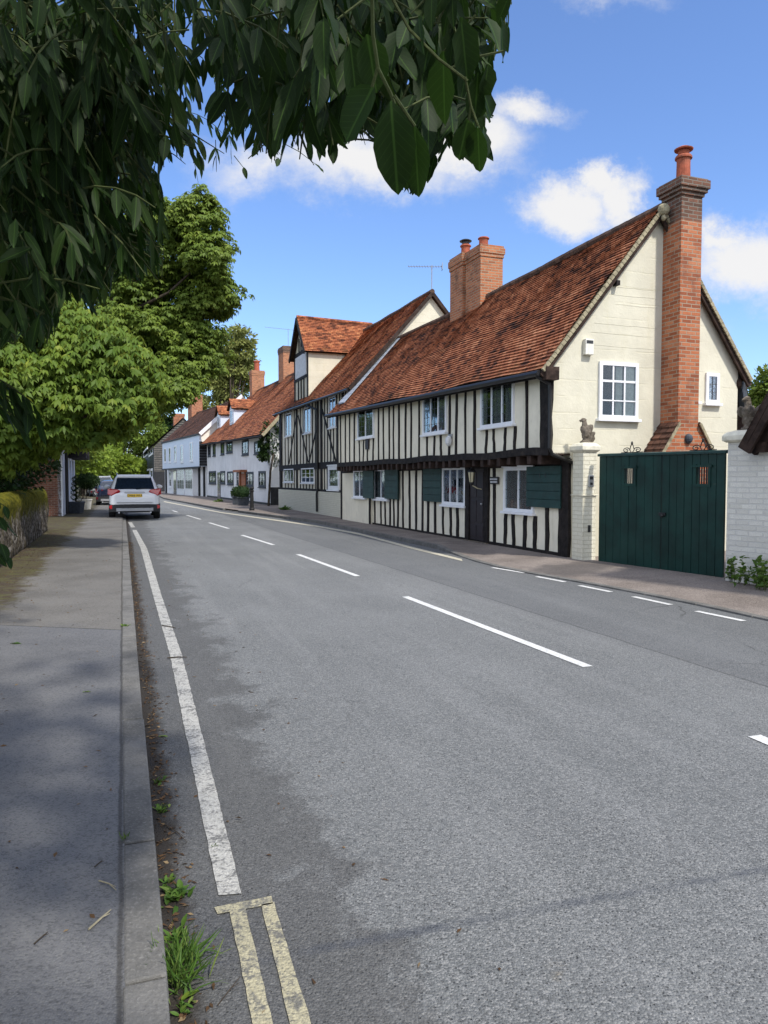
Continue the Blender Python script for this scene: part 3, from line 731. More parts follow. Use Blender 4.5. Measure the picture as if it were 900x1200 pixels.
def chimney_pot(parent, c, h, r, m='pot', hood=None):
    o = MB().lathe(c, [(r*1.05, 0), (r*1.1, .04), (r*.92, .08), (r*.88, h*.7), (r*.9, h*.86), (r*1.12, h*.88), (r*1.12, h*.94), (r*.95, h), (r*.8, h), (r*.8, h-.1)], 18).build('chimney_pot', M[m], parent, smooth=False)
    if hood:
        cc = Vector(c)+Vector((0, 0, h)); hb = MB(); hb.lathe(cc+Vector((0, 0, .02)), [(r*.75, 0), (r*.75, .07)], 12)
        hb.lathe(cc+Vector((0, 0, .10)), [(r*1.2, 0), (r*1.25, .02), (r*.8, .055), (.01, .075)], 18)
        hb.build('cowl', M[hood], o)
    return o
def brick_stack(parent, P, a0, a1, o0, o1, z0, z1, capz, m='brick_orange', mcap='brick_top', name='chimney', co=.05):
    b = MB().box(P, a0, a1, o0, o1, z0, z1); o = b.build(name, M[m], parent)
    c = MB(); c.box(P, a0-co*.5, a1+co*.5, o0-co*.5, o1+co*.5, z1+.001, z1+(capz-z1)*.3); c.box(P, a0-co, a1+co, o0-co, o1+co, z1+(capz-z1)*.3+.001, z1+(capz-z1)*.8); c.box(P, a0-co*.4, a1+co*.4, o0-co*.4, o1+co*.4, z1+(capz-z1)*.8+.001, capz)
    c.build('chimney_cap', M[mcap], o)
    return o

# ------------------------------------------------------------------ HOUSE 1: long jettied timber-framed house with the tall brick stack on its gable
hA = root('timber_framed_house', A.w(0, 0, 0), 'long jettied timber-framed house with tall brick chimney on its cream gable beside the green gate', 'house')
EO, RO, RZ = .70, -1.96, 6.92
EZ0, EZ1 = 3.66, 4.04
def zeave(s): return EZ0+(EZ1-EZ0)*(s+.15)/14.65
def zroof(s, o):
    if o >= RO: return zeave(s)+(EO-o)/(EO-RO)*(RZ-zeave(s))
    return RZ-(RO-o)/2.3*(RZ-3.75)
mb = MB(); mb.box(A, .02, 11.5, -.25, 0, 0, 2.08); mb.build('ground_floor_wall', M['plaster'], hA)
mb = MB(); mb.box(A, 11.42, 14.80, -.25, .10, 0, 1.98); mb.build('rendered_bay_wall', M['old_white'] and M['plaster'], hA)
mb = MB()
mb.loft([[U.w(.02, o, z) for o, z in ((-.25, 2.12), (0, 2.12), (0, zroof(0, .45)-.06), (-.25, zroof(0, .2)-.06))],
         [U.w(14.05, o, z) for o, z in ((-.25, 2.12), (0, 2.12), (0, zroof(14, .45)-.06), (-.25, zroof(14, .2)-.06))]])
mb.build('upper_floor_wall', M['plaster'], hA)
mb = MB(); gable_wall(mb, A, 0, .25, [(.45, 2.1), (.45, zroof(0, .45)-.07), (RO, RZ-.09), (-4.12, zroof(0, -4.12)-.07), (-4.12, 0), (0, 0), (0, 2.1)])
# pargeting: shallow raised panels, rings and the ghost of brick courses
gw = mb.build('gable_wall', M['gable_plaster'], hA)
pr = MB()
for (t_, z, r) in [(1.62, 5.62, .085), (1.12, 5.10, .07), (1.12, 4.86, .06), (3.25, 4.72, .08)]:
    c = PG.w(t_, .004, z); ring = [c+Vector((PG.a[0]*math.cos(k*.5236)*r, PG.a[1]*math.cos(k*.5236)*r, math.sin(k*.5236)*r)) for k in range(13)]
    pass
for (t0, t1, z) in [(.95, 2.0, 5.36), (.85, 2.0, 5.20), (1.0, 2.0, 5.02), (.5, 2.0, 4.62), (.45, 1.9, 4.44), (.4, 2.0, 4.2)]:
    pr.tube([PG.w(t0+(t1-t0)*k/6, .001, z+random.uniform(-.008, .008)) for k in range(7)], .004, 5)
pr.build('pargeting', M['gable_plaster'], gw)
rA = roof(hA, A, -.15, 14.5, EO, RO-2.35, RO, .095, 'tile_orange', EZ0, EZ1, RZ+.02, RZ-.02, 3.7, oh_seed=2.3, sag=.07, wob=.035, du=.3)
# verge: mortar bedding with stepped tile ends, board under it
vm, vb = MB(), MB()
for (o0, z0, o1, z1) in ((EO+.02, EZ0-.01, RO, RZ+.01), (RO-2.37, 3.69, RO, RZ+.01)):
    n = 40
    for i in range(n):
        k0, k1 = i/n, (i+.96)/n; p, q_ = A.w(-.155, o0+(o1-o0)*k0, z0+(z1-z0)*k0-.018), A.w(-.155, o0+(o1-o0)*k1, z0+(z1-z0)*k1-.026)
        vm.bar(p, q_, .07, .05, up=(A.a[0], A.a[1], 0))
    vb.bar(A.w(-.11, o0, z0-.12), A.w(-.11, o1, z1-.12), .11, .05, up=(A.a[0], A.a[1], 0), wob=.004, n=8)
vm.build('verge', M['mortar_verge'], rA); vb.build('barge_board', M['beam'], rA)
c = A.w(-.19, RO, RZ-.03); MB().ell(c, (.12, .10, .12)).ell(c-Vector((0, 0, .16)), (.05, .05, .06)).build('ridge_end', M['mortar_verge'], rA)
MB().box(PG, .93, 1.01, 0, .12, 5.36, 5.45).build('purlin_end', M['wood'], hA)
MB().box(A, -.22, -.02, .42, .68, 3.46, 3.70, .02).build('eave_bracket', M['beam'], hA)
# gutter and downpipe
gb = MB(); gb.tube([A.w(s_, EO+.07, zeave(s_)-.075) for s_ in (-.1, 3, 6, 9, 12, 14.5)], .058, 8); g_o = gb.build('gutter', M['gutter'], hA)
fb = MB(); fb.loft([[A.w(s_, EO-.02, zeave(s_)-.16), A.w(s_, EO+.0, zeave(s_)-.16), A.w(s_, EO+.0, zeave(s_)-.02), A.w(s_, EO-.02, zeave(s_)-.02)] for s_ in (-.1, 14.5)]); fb.build('fascia', M['wood'], hA)
db = MB(); db.tube([A.w(.0, EO+.07, zeave(0)-.1), A.w(-.02, EO+.05, 3.52), A.w(-.06, .52, 3.40), A.w(-.06, .50, 3.2), A.w(-.06, .50, 2.2), A.w(-.06, .44, 2.08), A.w(-.07, -.02, 1.92), A.w(-.07, -.05, 1.8)], .036, 8)
db.build('downpipe', M['gutter'], hA)
# windows, upper floor
UW = [U.rect(420, 439, 479, 513), U.rect(497, 524.5, 459, 508), U.rect(565, 603.5, 442, 499)]
LW_ = [A.shift(.10).rect(415.5, 429.5, 551, 583), A.shift(.02).rect(439.5, 456, 550, 585), A.rect(519.5, 547, 547, 592), A.rect(592, 627, 547.5, 600)]
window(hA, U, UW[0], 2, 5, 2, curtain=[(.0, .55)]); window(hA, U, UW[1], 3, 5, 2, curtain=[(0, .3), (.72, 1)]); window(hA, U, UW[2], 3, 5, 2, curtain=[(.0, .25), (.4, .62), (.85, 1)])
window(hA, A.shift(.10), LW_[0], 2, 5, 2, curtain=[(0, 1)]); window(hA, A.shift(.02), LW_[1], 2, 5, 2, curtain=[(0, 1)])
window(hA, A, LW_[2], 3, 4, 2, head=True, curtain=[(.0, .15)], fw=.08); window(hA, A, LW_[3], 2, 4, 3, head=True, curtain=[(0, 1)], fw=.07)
# door
dx0, dx1 = A.s(574, 600), A.s(547, 600); di0, di1 = A.s(569, 600), A.s(552, 600)
do = MB(); do.box(A, di0, di1, .004, .03, .1, 1.92)
dl = do.build('door', M['door'], hA); tag(dl, 'dark plank front door of the timber-framed house')
pb = MB()
for (z0, z1) in ((.22, .5), (.58, 1.1), (1.18, 1.78)):
    for (b0, b1) in ((di0+.06, (di0+di1)/2-.03), ((di0+di1)/2+.03, di1-.06)): pb.box(A, b0, b1, .028, .042, z0, z1)
pb.build('door_panels', M['door'], dl, bevel=.008)
MB().ell(A.w(di0+.08, .07, 1.02), (.028, .028, .028), 10).build('handle', M['steel'], dl)
ff = MB(); ff.stud(A, (dx0+di0)/2, di0-dx0, -.01, .06, .08, 1.98, .008); ff.stud(A, (dx1+di1)/2, dx1-di1, -.01, .06, .08, 1.98, .008); ff.box(A, dx0, dx1, -.01, .065, 1.9, 1.99); ff.build('door_frame', M['wood'], hA)
MB().box(A, dx0, dx1, 0, .12, .09, .115).build('door_step', M['stone'], hA)
# timber framing
tf = MB(); doorop = (dx0, dx1, 0, 2.1)
sh = [A.rect(499, 520, 547, 588), A.rect(621, 661, 546, 595), A.shift(.02).rect(453.5, 469, 549, 585), A.shift(.10).rect(428, 440, 551, 584)]
lowx = [439.7, 447, 452, 457.6, 462, 466.7, 472.8, 480.8, 488, 495.6, 502, 510.5, 520, 529, 537, 580.3, 592.5, 603, 615.3, 627.5, 642]
studs(tf, A, lowx, 600, .12, 1.95, .112, LW_[2:]+[doorop]+[LW_[1]])
tf.stud(A, (A.s(668, 600)+A.s(657, 600))/2-.0, .34, -.02, .05, .08, 2.0, .02)
tf.box(A, .0, 11.42, -.01, .03, .08, .15, .01)
tf.box(A, 0, 11.5, -.01, .035, 1.86, 2.02)
tf.box(A, .02, A.s(574, 600), -.01, .028, .08, .16)
tf.build('ground_floor_framing', M['wood'], hA)
tf = MB(); tf.stud(A, 11.46, .14, .09, .125, .1, 1.95, .01); tf.stud(A, 14.72, .16, .09, .125, .1, 1.95, .01); tf.box(A, 11.4, 14.8, .09, .12, 1.84, 1.98)
tf.build('bay_framing', M['wood'], hA)
tf = MB()
upx = [399.6, 405, 410, 415.4, 421.7, 426, 431, 437.5, 444, 450, 456.6, 461.5, 468, 475.6, 482.3, 491.6, 501, 509, 517.5, 527, 534.8, 546, 557, 570, 580, 592, 603.5, 618]
studs(tf, U, upx, 500, 2.18, lambda a: zroof(a, .45)-.08, .086, UW)
tf.stud(U, (U.s(646, 500)+U.s(635, 500))/2, .36, -.02, .035, 2.12, 3.78, .015); tf.stud(U, 14.0, .12, -.02, .03, 2.1, 4.1, .01)
tf.loft([[U.w(s_, o, z+mnoise.noise(Vector((s_*.6, 0, 0)))*.05) for o, z in ((-.02, 2.06), (.05, 2.06), (.05, 2.21), (-.02, 2.21))] for s_ in [i*.5 for i in range(0, 29)]])
tf.loft([[U.w(s_, o, zroof(s_, .45)-z) for o, z in ((-.02, .24), (.03, .24), (.03, .07), (-.02, .07))] for s_ in (0, 14.05)])
tf.build('upper_floor_framing', M['wood'], hA)
jt = MB(); jt.box(A, 0, 14.1, .005, .47, 2.07, 2.115)
s_ = .25
while s_ < 14:
    jt.box(A, s_, s_+.13, .0, .46+random.uniform(0, .05), 1.90+random.uniform(-.02, .02), 2.068, .01); s_ += random.uniform(.36, .44)
jt.build('jetty_joists', M['beam'], hA)
# shutters
def shutter(P, r, horizontal, label):
    a0, a1, z0, z1 = r; mb = MB(); n = 5 if horizontal else 4
    for i in range(n):
        if horizontal: mb.box(P, a0, a1, .06+random.uniform(-.003, .003), .09, z0+(z1-z0)*i/n+.004, z0+(z1-z0)*(i+1)/n-.004)
    mb.box(P, a0+.01, a1-.01, .045, .062, z0+.01, z1-.01)
    o = mb.build('shutter', M['shutter_paint'], hA, bevel=.004); tag(o, label)
    sb = MB()
    for k in (.42, .58): c = a0+(a1-a0)*k; MB().box(P, c-.012, c+.012, .088, .094, z1-.24, z1-.14).build('shutter_slot', M['cowl'], o)
shutter(A, sh[0], True, 'green plank shutter left of the door'); shutter(A, sh[1], True, 'wide green plank shutter nearest the gate')
shutter(A.shift(.02), sh[2], True, 'green plank shutter right of the leaded bay window'); shutter(A.shift(.10), sh[3], True, 'green plank shutter between the two bay windows')
# gable windows
w1 = (.62, 1.54, 2.79, 3.89)
window(hA, PG, w1, 3, 0, 0, fw=.07, dep=.05, curtain=[(.42, .62), (.66, 1)], transom=3.52, mull=.035)
gbz = MB(); gbz.box(PG, .69, 1.47, .0245, .042, 3.13, 3.155); gbz.build('glazing_bars', M['white'], hA)
window(hA, PG, (3.25, 3.60, 3.18, 3.80), 1, 3, 2, fw=.07, dep=.04, lead='leadbar')
window(hA, PG, (2.66, 3.05, 3.2, 3.72), 1, 3, 2, fw=.06, dep=.04)
# chimney on the gable
ch = MB(); ch.box(PG, 2.12, 2.62, .0, .50, 2.66, 6.62)
cho = ch.build('chimney', M['brick_orange'], hA); tag(cho, 'tall orange brick chimney standing against the cream gable')
cb_ = MB(); cb_.loft([[PG.w(t_, o_, z) for t_, o_ in ((x0, 0), (x1, 0), (x1, y1), (x0, y1))] for x0, x1, y1, z in ((1.74, 2.98, .52, 0), (1.74, 2.98, .52, 2.12), (2.119, 2.621, .501, 2.68))])
cb_.build('chimney_base', M['brick_orange'], cho)
for (x0, x1) in ((1.68, 2.119), (3.04, 2.621)):
    st_ = MB()
    for i in range(6):
        k0, k1 = i/6, (i+1)/6; X0, X1 = x0+(x1-x0)*k0, x0+(x1-x0)*k1; Z0, Z1 = 2.06+.66*k0, 2.06+.66*k1; nx = -.02 if x0 < x1 else .02
        st_.loft([[PG.w(X0+nx, o_, Z0+.03), PG.w(X1, o_, Z1+.012), PG.w(X1-nx*.4, o_, Z1-.03), PG.w(X0-nx*.3, o_, Z0-.03)] for o_ in (0, .55)])
    st_.build('shoulder_tiles', M['tile_brown'], cho)
    MB().bar(PG.w(x0, .56, 2.05), PG.w(x1, .56, 2.70), .05, .03, up=(PG.n[0], PG.n[1], 0)).build('shoulder_mortar', M['mortar_verge'], cho)
v_ = MB(); v_.ell(PG.w(2.36, .525, 2.40), (.085, .085, .10), 14); v_.build('vent', M['planter_grey'], cho)
MB().box(PG, 2.12, 2.62, .0, .50, 6.621, 7.10).build('chimney_neck', M['brick_top'], cho)
cc_ = MB(); cc_.box(PG, 2.09, 2.65, -.03, .53, 7.101, 7.17); cc_.box(PG, 2.05, 2.69, -.07, .57, 7.171, 7.24); cc_.box(PG, 2.015, 2.725, -.10, .60, 7.241, 7.40); cc_.box(PG, 2.05, 2.69, -.07, .57, 7.401, 7.43)
cc_.build('chimney_cap', M['brick_top'], cho)
chimney_pot(cho, PG.w(2.37, .25, 7.41), .55, .145, 'pot', 'pot')
# twin stack on the ridge
tw = brick_stack(hA, A, 7.0, 7.95, -2.42, -1.70, 6.2, 7.98, 8.32, 'brick_brown', 'brick_brown'); tag(tw, 'right half of the twin brown brick stack on the ridge')
tw2 = brick_stack(hA, A, 8.0, 8.85, -2.25, -1.62, 6.0, 7.98, 8.36, 'brick_brown', 'brick_brown'); tag(tw2, 'left half of the twin brown brick stack on the ridge')
chimney_pot(tw, A.w(7.45, -2.03, 8.30), .36, .15, 'pot')
chimney_pot(tw2, A.w(8.42, -1.93, 8.30), .42, .15, 'pot', 'cowl')
# lead flashing along the junction with the taller house
lf = MB()
def onA(s_, o_, lift): return A.w(s_, o_, zroof(s_, o_)+lift)
n = 16
for i in range(n):
    o0 = .42+(-1.98-.42)*i/n; o1 = .42+(-1.98-.42)*(i+1)/n; wa, wb = .72-.42*i/n, .72-.42*(i+1)/n
    lf.loft([[onA(14.04, o0, .02), onA(14.04, o0, .09), onA(14.04-wa, o0, .055), onA(14.04-wa, o0, .03)], [onA(14.04, o1+.01, .02), onA(14.04, o1+.01, .085), onA(14.04-wb, o1+.01, .05), onA(14.04-wb, o1+.01, .03)]])
lf.build('lead_flashing', M['lead'], hA)
# lean-to of dark boards behind the gable's right edge
le = MB()
for i in range(8): le.loft([[PG.w(4.12, o_, 1.9+i*.24), PG.w(4.62-.03*i, o_, 1.9+i*.24), PG.w(4.62-.03*i, o_, 2.125+i*.24), PG.w(4.12, o_, 2.125+i*.24)] for o_ in (-.30+.012*(i % 2), -.24)])
le.box(PG, 4.12, 4.7, -.31, -.30, 0, 3.8)
leo = le.build('weatherboarding', M['beam'], hA)
MB().bar(PG.w(4.22, -.12, 3.86), PG.w(4.78, -.12, 2.2), .12, .16, up=(PG.n[0], PG.n[1], 0)).build('lean_to_board', M['planter_grey'], hA)
MB().ell(PG.w(4.17, -.05, 3.62), (.09, .12, .13)).build('rafter_foot', M['beam'], hA)

# fittings that hang on the house
def small(mb, name, m, label, cat, loc, **k):
    o = mb.build(name, M[m], None, origin=loc, **k); return tag(o, label, cat)
b = MB(); b.box(PG, .25, .44, .0, .10, 3.99, 4.29)
ab = root('alarm_box', PG.w(.34, 0, 4.0), 'cream alarm box high on the cream gable', 'alarm box'); b.build('casing', M['old_white'], ab, bevel=.012)
MB().box(PG, .27, .42, .10, .104, 4.20, 4.26).build('strobe', M['cowl'], ab)
P_ = U; a_, z_ = P_.px(529.7, 514.5)
bl = root('bulkhead_lamp', P_.w(a_, 0, z_), 'white wall lamp under the middle upper window', 'lamp')
MB().ell(P_.w(a_, .09, z_-.05), (.085, .085, .13), 12).build('shade', M['white_worn'], bl, smooth=True)
MB().box(P_, a_-.05, a_+.10, 0, .06, z_+.03, z_+.12).build('bracket', M['aerial'], bl)
P_ = U; a_, z_ = P_.px(431.6, 520.5)
small(MB().box(P_, a_-.16, a_+.16, .03, .06, z_-.17, z_+.17), 'wall_plaque', 'door', 'small dark square plaque below the leftmost upper window of the jettied house', 'plaque', P_.w(a_, .03, z_), bevel=.01)
r = A.rect(576, 585.8, 558.8, 567.3); rt = root('house_sign', A.w(r[0], .02, r[2]), 'small black name plate on the stud right of the front door', 'sign')
MB().box(A, r[0], r[1], .03, .05, r[2], r[3]).build('board', M['gutter'], rt)
tx = MB()
for zz in (.68, .30):
    x = r[0]+.04
    while x < r[1]-.06:
        w_ = random.uniform(.018, .045); tx.box(A, x, x+w_, .05, .053, r[2]+(r[3]-r[2])*zz-.018, r[2]+(r[3]-r[2])*zz+.018); x += w_+.012
tx.build('lettering', M['white_worn'], rt)
a_, z_ = A.px(566, 556); lt = root('wall_lantern', A.w(a_, .06, z_), 'brass wall lantern beside the dark front door', 'lantern')
lb = MB(); c = A.w(a_, .30, z_-.06)
lb.lathe(c, [(.05, -.13), (.085, .10), (.085, .11)], 6); lb.build('glass', M['lampglass'], lt)
fb = MB(); fb.lathe(c, [(.10, .11), (.10, .13), (.05, .19), (.02, .20), (.02, .23), (.0, .24)], 6); fb.lathe(c, [(.03, -.20), (.055, -.14), (.055, -.12)], 6)
for k in range(6):
    an = k*math.pi/3; fb.bar(c+Vector((.052*math.cos(an), .052*math.sin(an), -.13)), c+Vector((.088*math.cos(an), .088*math.sin(an), .11)), .012)
fb.build('frame', M['gutter'], lt)
MB().tube([A.w(a_-.03, .05, z_-.35), A.w(a_-.03, .16, z_-.33), A.w(a_, .28, z_-.26), A.w(a_, .30, z_-.2)], .014, 6).build('bracket', M['lampglass'], lt)

# ------------------------------------------------------------------ HOUSE 2: taller framed house with the gabled dormer
hB = root('timber_framed_house', Bp.w(0, 0, 0), 'taller narrow-studded timber-framed house with gabled dormer and diagonal braces, left of the jettied house', 'house')
bE, bR, bZe, bZr = .30, -3.0, 4.98, 8.72
def bz(o_): return bZe+(bE-o_)/(bE-bR)*(bZr-bZe)
mb = MB(); mb.box(Bp, -.80, 12.42, -.25, 0, .9, bz(0)-.06); mb.build('front_wall', M['plaster'], hB)
gz = MB(); gable_wall(gz, Bp, -.83, -.6, [(.0, 3.0), (0, bz(0)-.08), (bR, bZr-.08), (-6.2, bz(.2)-.08), (-6.2, 0), (-.3, 0), (-.3, 3)]); gz.build('gable_wall', M['gable_plaster'], hB); gz = MB(); gable_wall(gz, Bp, 12.18, 12.419, [(0.0-.002, .3), (-.002, bz(0)-.08), (bR, bZr-.08), (-6.2, bz(.2)-.08), (-6.2, 0), (-.3, 0)]); gz.build('gable_wall', M['gable_plaster'], hB)
plz = Bp.px(350, 574.5)[1]
pl = MB(); pl.box(Bp, -.0, 12.5, -.2, .07, 0, plz); pl.build('plinth', M['brick_cream'], hB)
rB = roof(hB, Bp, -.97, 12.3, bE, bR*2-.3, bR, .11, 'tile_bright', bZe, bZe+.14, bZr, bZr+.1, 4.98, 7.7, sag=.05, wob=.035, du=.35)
vb = MB()
for (o0, z0) in ((bE+.02, bZe), (bR*2-.3, 4.98)):
    vb.bar(Bp.w(-.98, o0, z0-.06), Bp.w(-.98, bR, bZr-.06), .13, .05, up=Bp.a+(0,)); vb.bar(Bp.w(12.32, o0, z0-.02), Bp.w(12.32, bR, bZr+.04), .13, .05, up=Bp.a+(0,))
vb.build('barge_board', M['beam'], rB)
gb = MB(); gb.tube([Bp.w(-.9, bE+.06, bZe-.08), Bp.w(12.35, bE+.06, bZe+.05)], .055, 8); gb.build('gutter', M['gutter'], hB)
gb = MB(); ad = Bp.s(374.5, 540); gb.tube([Bp.w(Bp.s(368, 480), bE+.04, bZe-.1), Bp.w(ad, .10, bZe-.35), Bp.w(ad, .10, 4.4), Bp.w(ad, .10, plz+.1), Bp.w(ad, .14, plz-.1), Bp.w(ad, .13, .2)], .05, 8); gb.build('downpipe', M['gutter'], hB)
BW = [Bp.rect(335.5, 342.5, 484, 511), Bp.rect(357, 365.3, 477, 507.5), Bp.rect(386.5, 394.5, 464, 501), Bp.rect(333.5, 345, 549.5, 565), Bp.rect(354, 369, 548.5, 566), Bp.rect(385.5, 398.5, 546, 574)]
window(hB, Bp, BW[0], 2, 0, 0, curtain=[(0, 1)]); window(hB, Bp, BW[1], 2, 0, 0, curtain=[(0, .9)]); window(hB, Bp, BW[2], 2, 0, 0, curtain=[(0, .3)])
window(hB, Bp, BW[3], 3, 0, 0, curtain=[(0, 1)]); window(hB, Bp, BW[4], 3, 3, 0, curtain=[(0, .3), (.7, 1)], lead='white'); window(hB, Bp, BW[5], 1, 5, 3, fw=.16, head=True, curtain=[(0, .5)])
tf = MB(); rz0, rz1 = Bp.px(375, 548)[1], Bp.px(375, 543)[1]; pz = plz
xs = [331+k*3.55 for k in range(23)]
xs = [x for x in xs if abs(x-348.4) > 1.6 and abs(x-376) > 3.4]
studs(tf, Bp, xs, 530, rz1, bz(0)-.15, .09, BW[:3]); studs(tf, Bp, xs, 560, pz+.05, rz0, .10, BW[3:])
for x, wd in ((329.2, .45), (348.4, .26), (377.3, .26), (373, .2), (402.5, .2), (410.3, .2)): tf.stud(Bp, Bp.s(x, 540), wd, -.02, .045, pz if x > 330 else pz, bz(0)-.1, .015)
tf.loft([[Bp.w(a_, o_, z) for o_, z in ((-.02, rz0-.06), (.05, rz0-.06), (.05, rz1+.04), (-.02, rz1+.04))] for a_ in (0, 12.42)])
tf.box(Bp, -.0, 12.42, -.02, .048, pz-.02, pz+.10); tf.box(Bp, -.8, 12.42, -.02, .03, bz(0)-.26, bz(0)-.08)
for p, q_ in (((347.6, 487), (339, 543)), ((349.5, 487), (361.5, 542)), ((373, 493), (362.5, 542)), ((378, 480), (394, 541))): pbar(tf, Bp, p, q_, .13)
tf.build('framing', M['wood'], hB)
# dormer
da0, da1 = Bp.s(361.5, 440), Bp.s(345.5, 440); dze = Bp.px(361.5, 409)[1]; dza = Bp.px(353, 372)[1]; dm = (da0+da1)/2
dmb = MB(); dmb.loft([[Bp.w(a_, o_, z) for a_, z in ((da0, 5.15), (da1, 5.15), (da1, dze), (dm, dza-.14), (da0, dze))] for o_ in (0.0, -3.2)])
dr = dmb.build('dormer', M['gable_plaster'], hB)
mb = MB(); dre = -3.4
slope(mb, Bp.w(da0-.18, .22, dze-.12), Bp.w(da0-.18, dre, dze-.12), Bp.w(dm-.15, dre-.1, dza-.12), Bp.w(dm, .22, dza), .11, .35, seed=3)
slope(mb, Bp.w(da1+.18, dre, dze-.12), Bp.w(da1+.18, .22, dze-.12), Bp.w(dm, .22, dza), Bp.w(dm-.15, dre-.1, dza-.12), .11, .35, seed=4)
mb.build('dormer_roof', M['tile_bright'], dr, recalc=False)
MB().tube([Bp.w(dm, .22, dza+.01), Bp.w(dm-.15, dre-.1, dza-.11)], .09, 8).build('ridge_tiles', M['tile_bright'], dr)
tb = MB()
for sgn, e_ in ((-1, da0-.2), (1, da1+.2)): tb.bar(Bp.w(e_, .24, dze-.2), Bp.w(dm, .24, dza-.07), .16, .05, up=Bp.n+(0,))
tb.box(Bp, da0, da0+.16, 0, .04, 5.2, dze); tb.box(Bp, da1-.16, da1, 0, .04, 5.2, dze); tb.box(Bp, da0, da1, 0, .045, dze-.06, dze+.12); tb.box(Bp, da0, da1, 0, .045, 6.33, 6.45); tb.box(Bp, da0-.05, da1+.05, -.1, .25, 5.0, 5.2)
for k in (.3, .5, .7): tb.stud(Bp, da0+(da1-da0)*k, .13, 0, .035, 5.2, 6.33, .01)
for k, zt in ((.36, 8.3), (.5, 8.9), (.64, 8.3)): tb.stud(Bp, da0+(da1-da0)*k, .13, 0, .035, dze+.1, min(zt, dza-.5), .01)
tb.build('dormer_framing', M['wood'], dr)
MB().box(Bp, da0+.3, da1-.3, .0, .05, 6.46, dze-.08).build('dormer_panel', M['white_worn'], dr)

# ------------------------------------------------------------------ HOUSE 3: whitewashed cottage with red roof
C = Plane(G(317, 592, .1), G(243, 582, .1)); Lc = C.L
hC = root('whitewashed_cottage', C.w(0, 0, 0), 'whitewashed cottage under a low red tiled roof with two small dormers', 'house')
cR, cZr, cE = -4.2, 9.4, .5
ce0, ce1 = C.shift(cE).px(304, 510)[1], C.shift(cE).px(243, 518)[1]
def czr(o_): return ce0+(cE-o_)/(cE-cR)*(cZr-ce0)
mb = MB(); mb.box(C, 0, Lc, -.3, 0, 0, czr(0)-.05); mb.build('front_wall', M['white_render'], hC)
mb = MB(); gable_wall(mb, C, -.02, .25, [(0, .0), (0, czr(0)-.06), (cR, cZr-.1), (-8.4, czr(0)-.1), (-8.4, 0)]); mb.build('gable_wall', M['white_render'], hC)
mb = MB(); mb.box(C, -.05, -.02, -3, .0, 0, 1.15); mb.box(C, 0, Lc, 0, .03, 0, .22); mb.build('tarred_plinth', M['board'], hC)
rC = roof(hC, C, -.3, Lc+.6, cE, -8.9, cR, .16, 'tile_bright', ce0, ce1, cZr, cZr, ce0, 12.1, sag=.12, wob=.05, du=.6)
MB().bar(C.w(-.32, cE+.02, ce0-.06), C.w(-.32, cR, cZr-.06), .18, .06, up=C.a+(0,)).build('verge', M['mortar_verge'], rC)
MB().tube([C.w(-.2, cE+.05, ce0-.1), C.w(Lc+.5, cE+.05, ce1-.1)], .07, 6).build('gutter', M['wood'], hC)
for (x0, x1, y0, y1, li) in [(244.2, 247, 521.5, 535, 1), (250, 252.8, 520.5, 534.5, 1), (259.3, 263, 518.5, 533, 1), (266, 272.6, 516.5, 530.8, 2), (284.2, 291.5, 515.7, 533.3, 2), (298.7, 306, 517, 532, 2),
                         (245.5, 253.3, 552, 567, 2), (258.8, 264, 552, 567, 1), (267, 273.8, 552.5, 568, 2), (278, 281, 552.3, 568, 1), (289.2, 297.2, 553, 570, 2), (303.8, 311.6, 552, 571, 2)]:
    window(hC, C, C.rect(x0, x1, y0, y1), li, 3, 2, fw=.14, dep=.06, m='planter_grey', lead='white' if x0 > 275 else 'leadbar', curtain=[(0, .4)] if x0 > 288 else False)
r = C.rect(255.3, 258.6, 553.5, 585); MB().box(C, r[0], r[1], 0, .04, .1, r[3]).build('door', M['cardark'], hC)
r = C.rect(283.5, 287.5, 555, 581); MB().box(C, r[0], r[1], 0, .05, .1, r[3]).build('door', M['orange_wood'], hC)
pc = MB(); pc.box(C, r[0]-.5, r[0]-.15, 0, .12, .1, r[3]+.1); pc.box(C, r[1]+.15, r[1]+.5, .0, .12, .1, r[3]+.1); pc.box(C, r[0]-.6, r[1]+.6, 0, .5, r[3]+.1, r[3]+.25); pc.build('porch_frame', M['orange_wood'], hC)
R2 = C.shift(cR)
for (x0, x1, yt, yb, lab) in ((293.5, 302, 440, 470, 'small brick stack'),):
    a0, a1 = R2.s(x1, 450), R2.s(x0, 450)
    st = brick_stack(hC, C, a0, a0+1.0, cR-.6, cR+.5, 8.6, cZr+1.3, cZr+1.75, 'brick_brown', 'brick_brown'); chimney_pot(st, C.w(a0+.5, cR-.05, cZr+1.75), .9, .26, 'pot')
# big end stack seen over the cottage roof
ax = R2.s(335, 430)
st = brick_stack(hC, C, ax-.2, ax+1.3, cR-.9, cR+.25, 8.0, cZr+1.75, cZr+2.25, 'brick_brown', 'brick_top'); tag(st, 'broad brown brick stack at the right end of the cottage ridge')
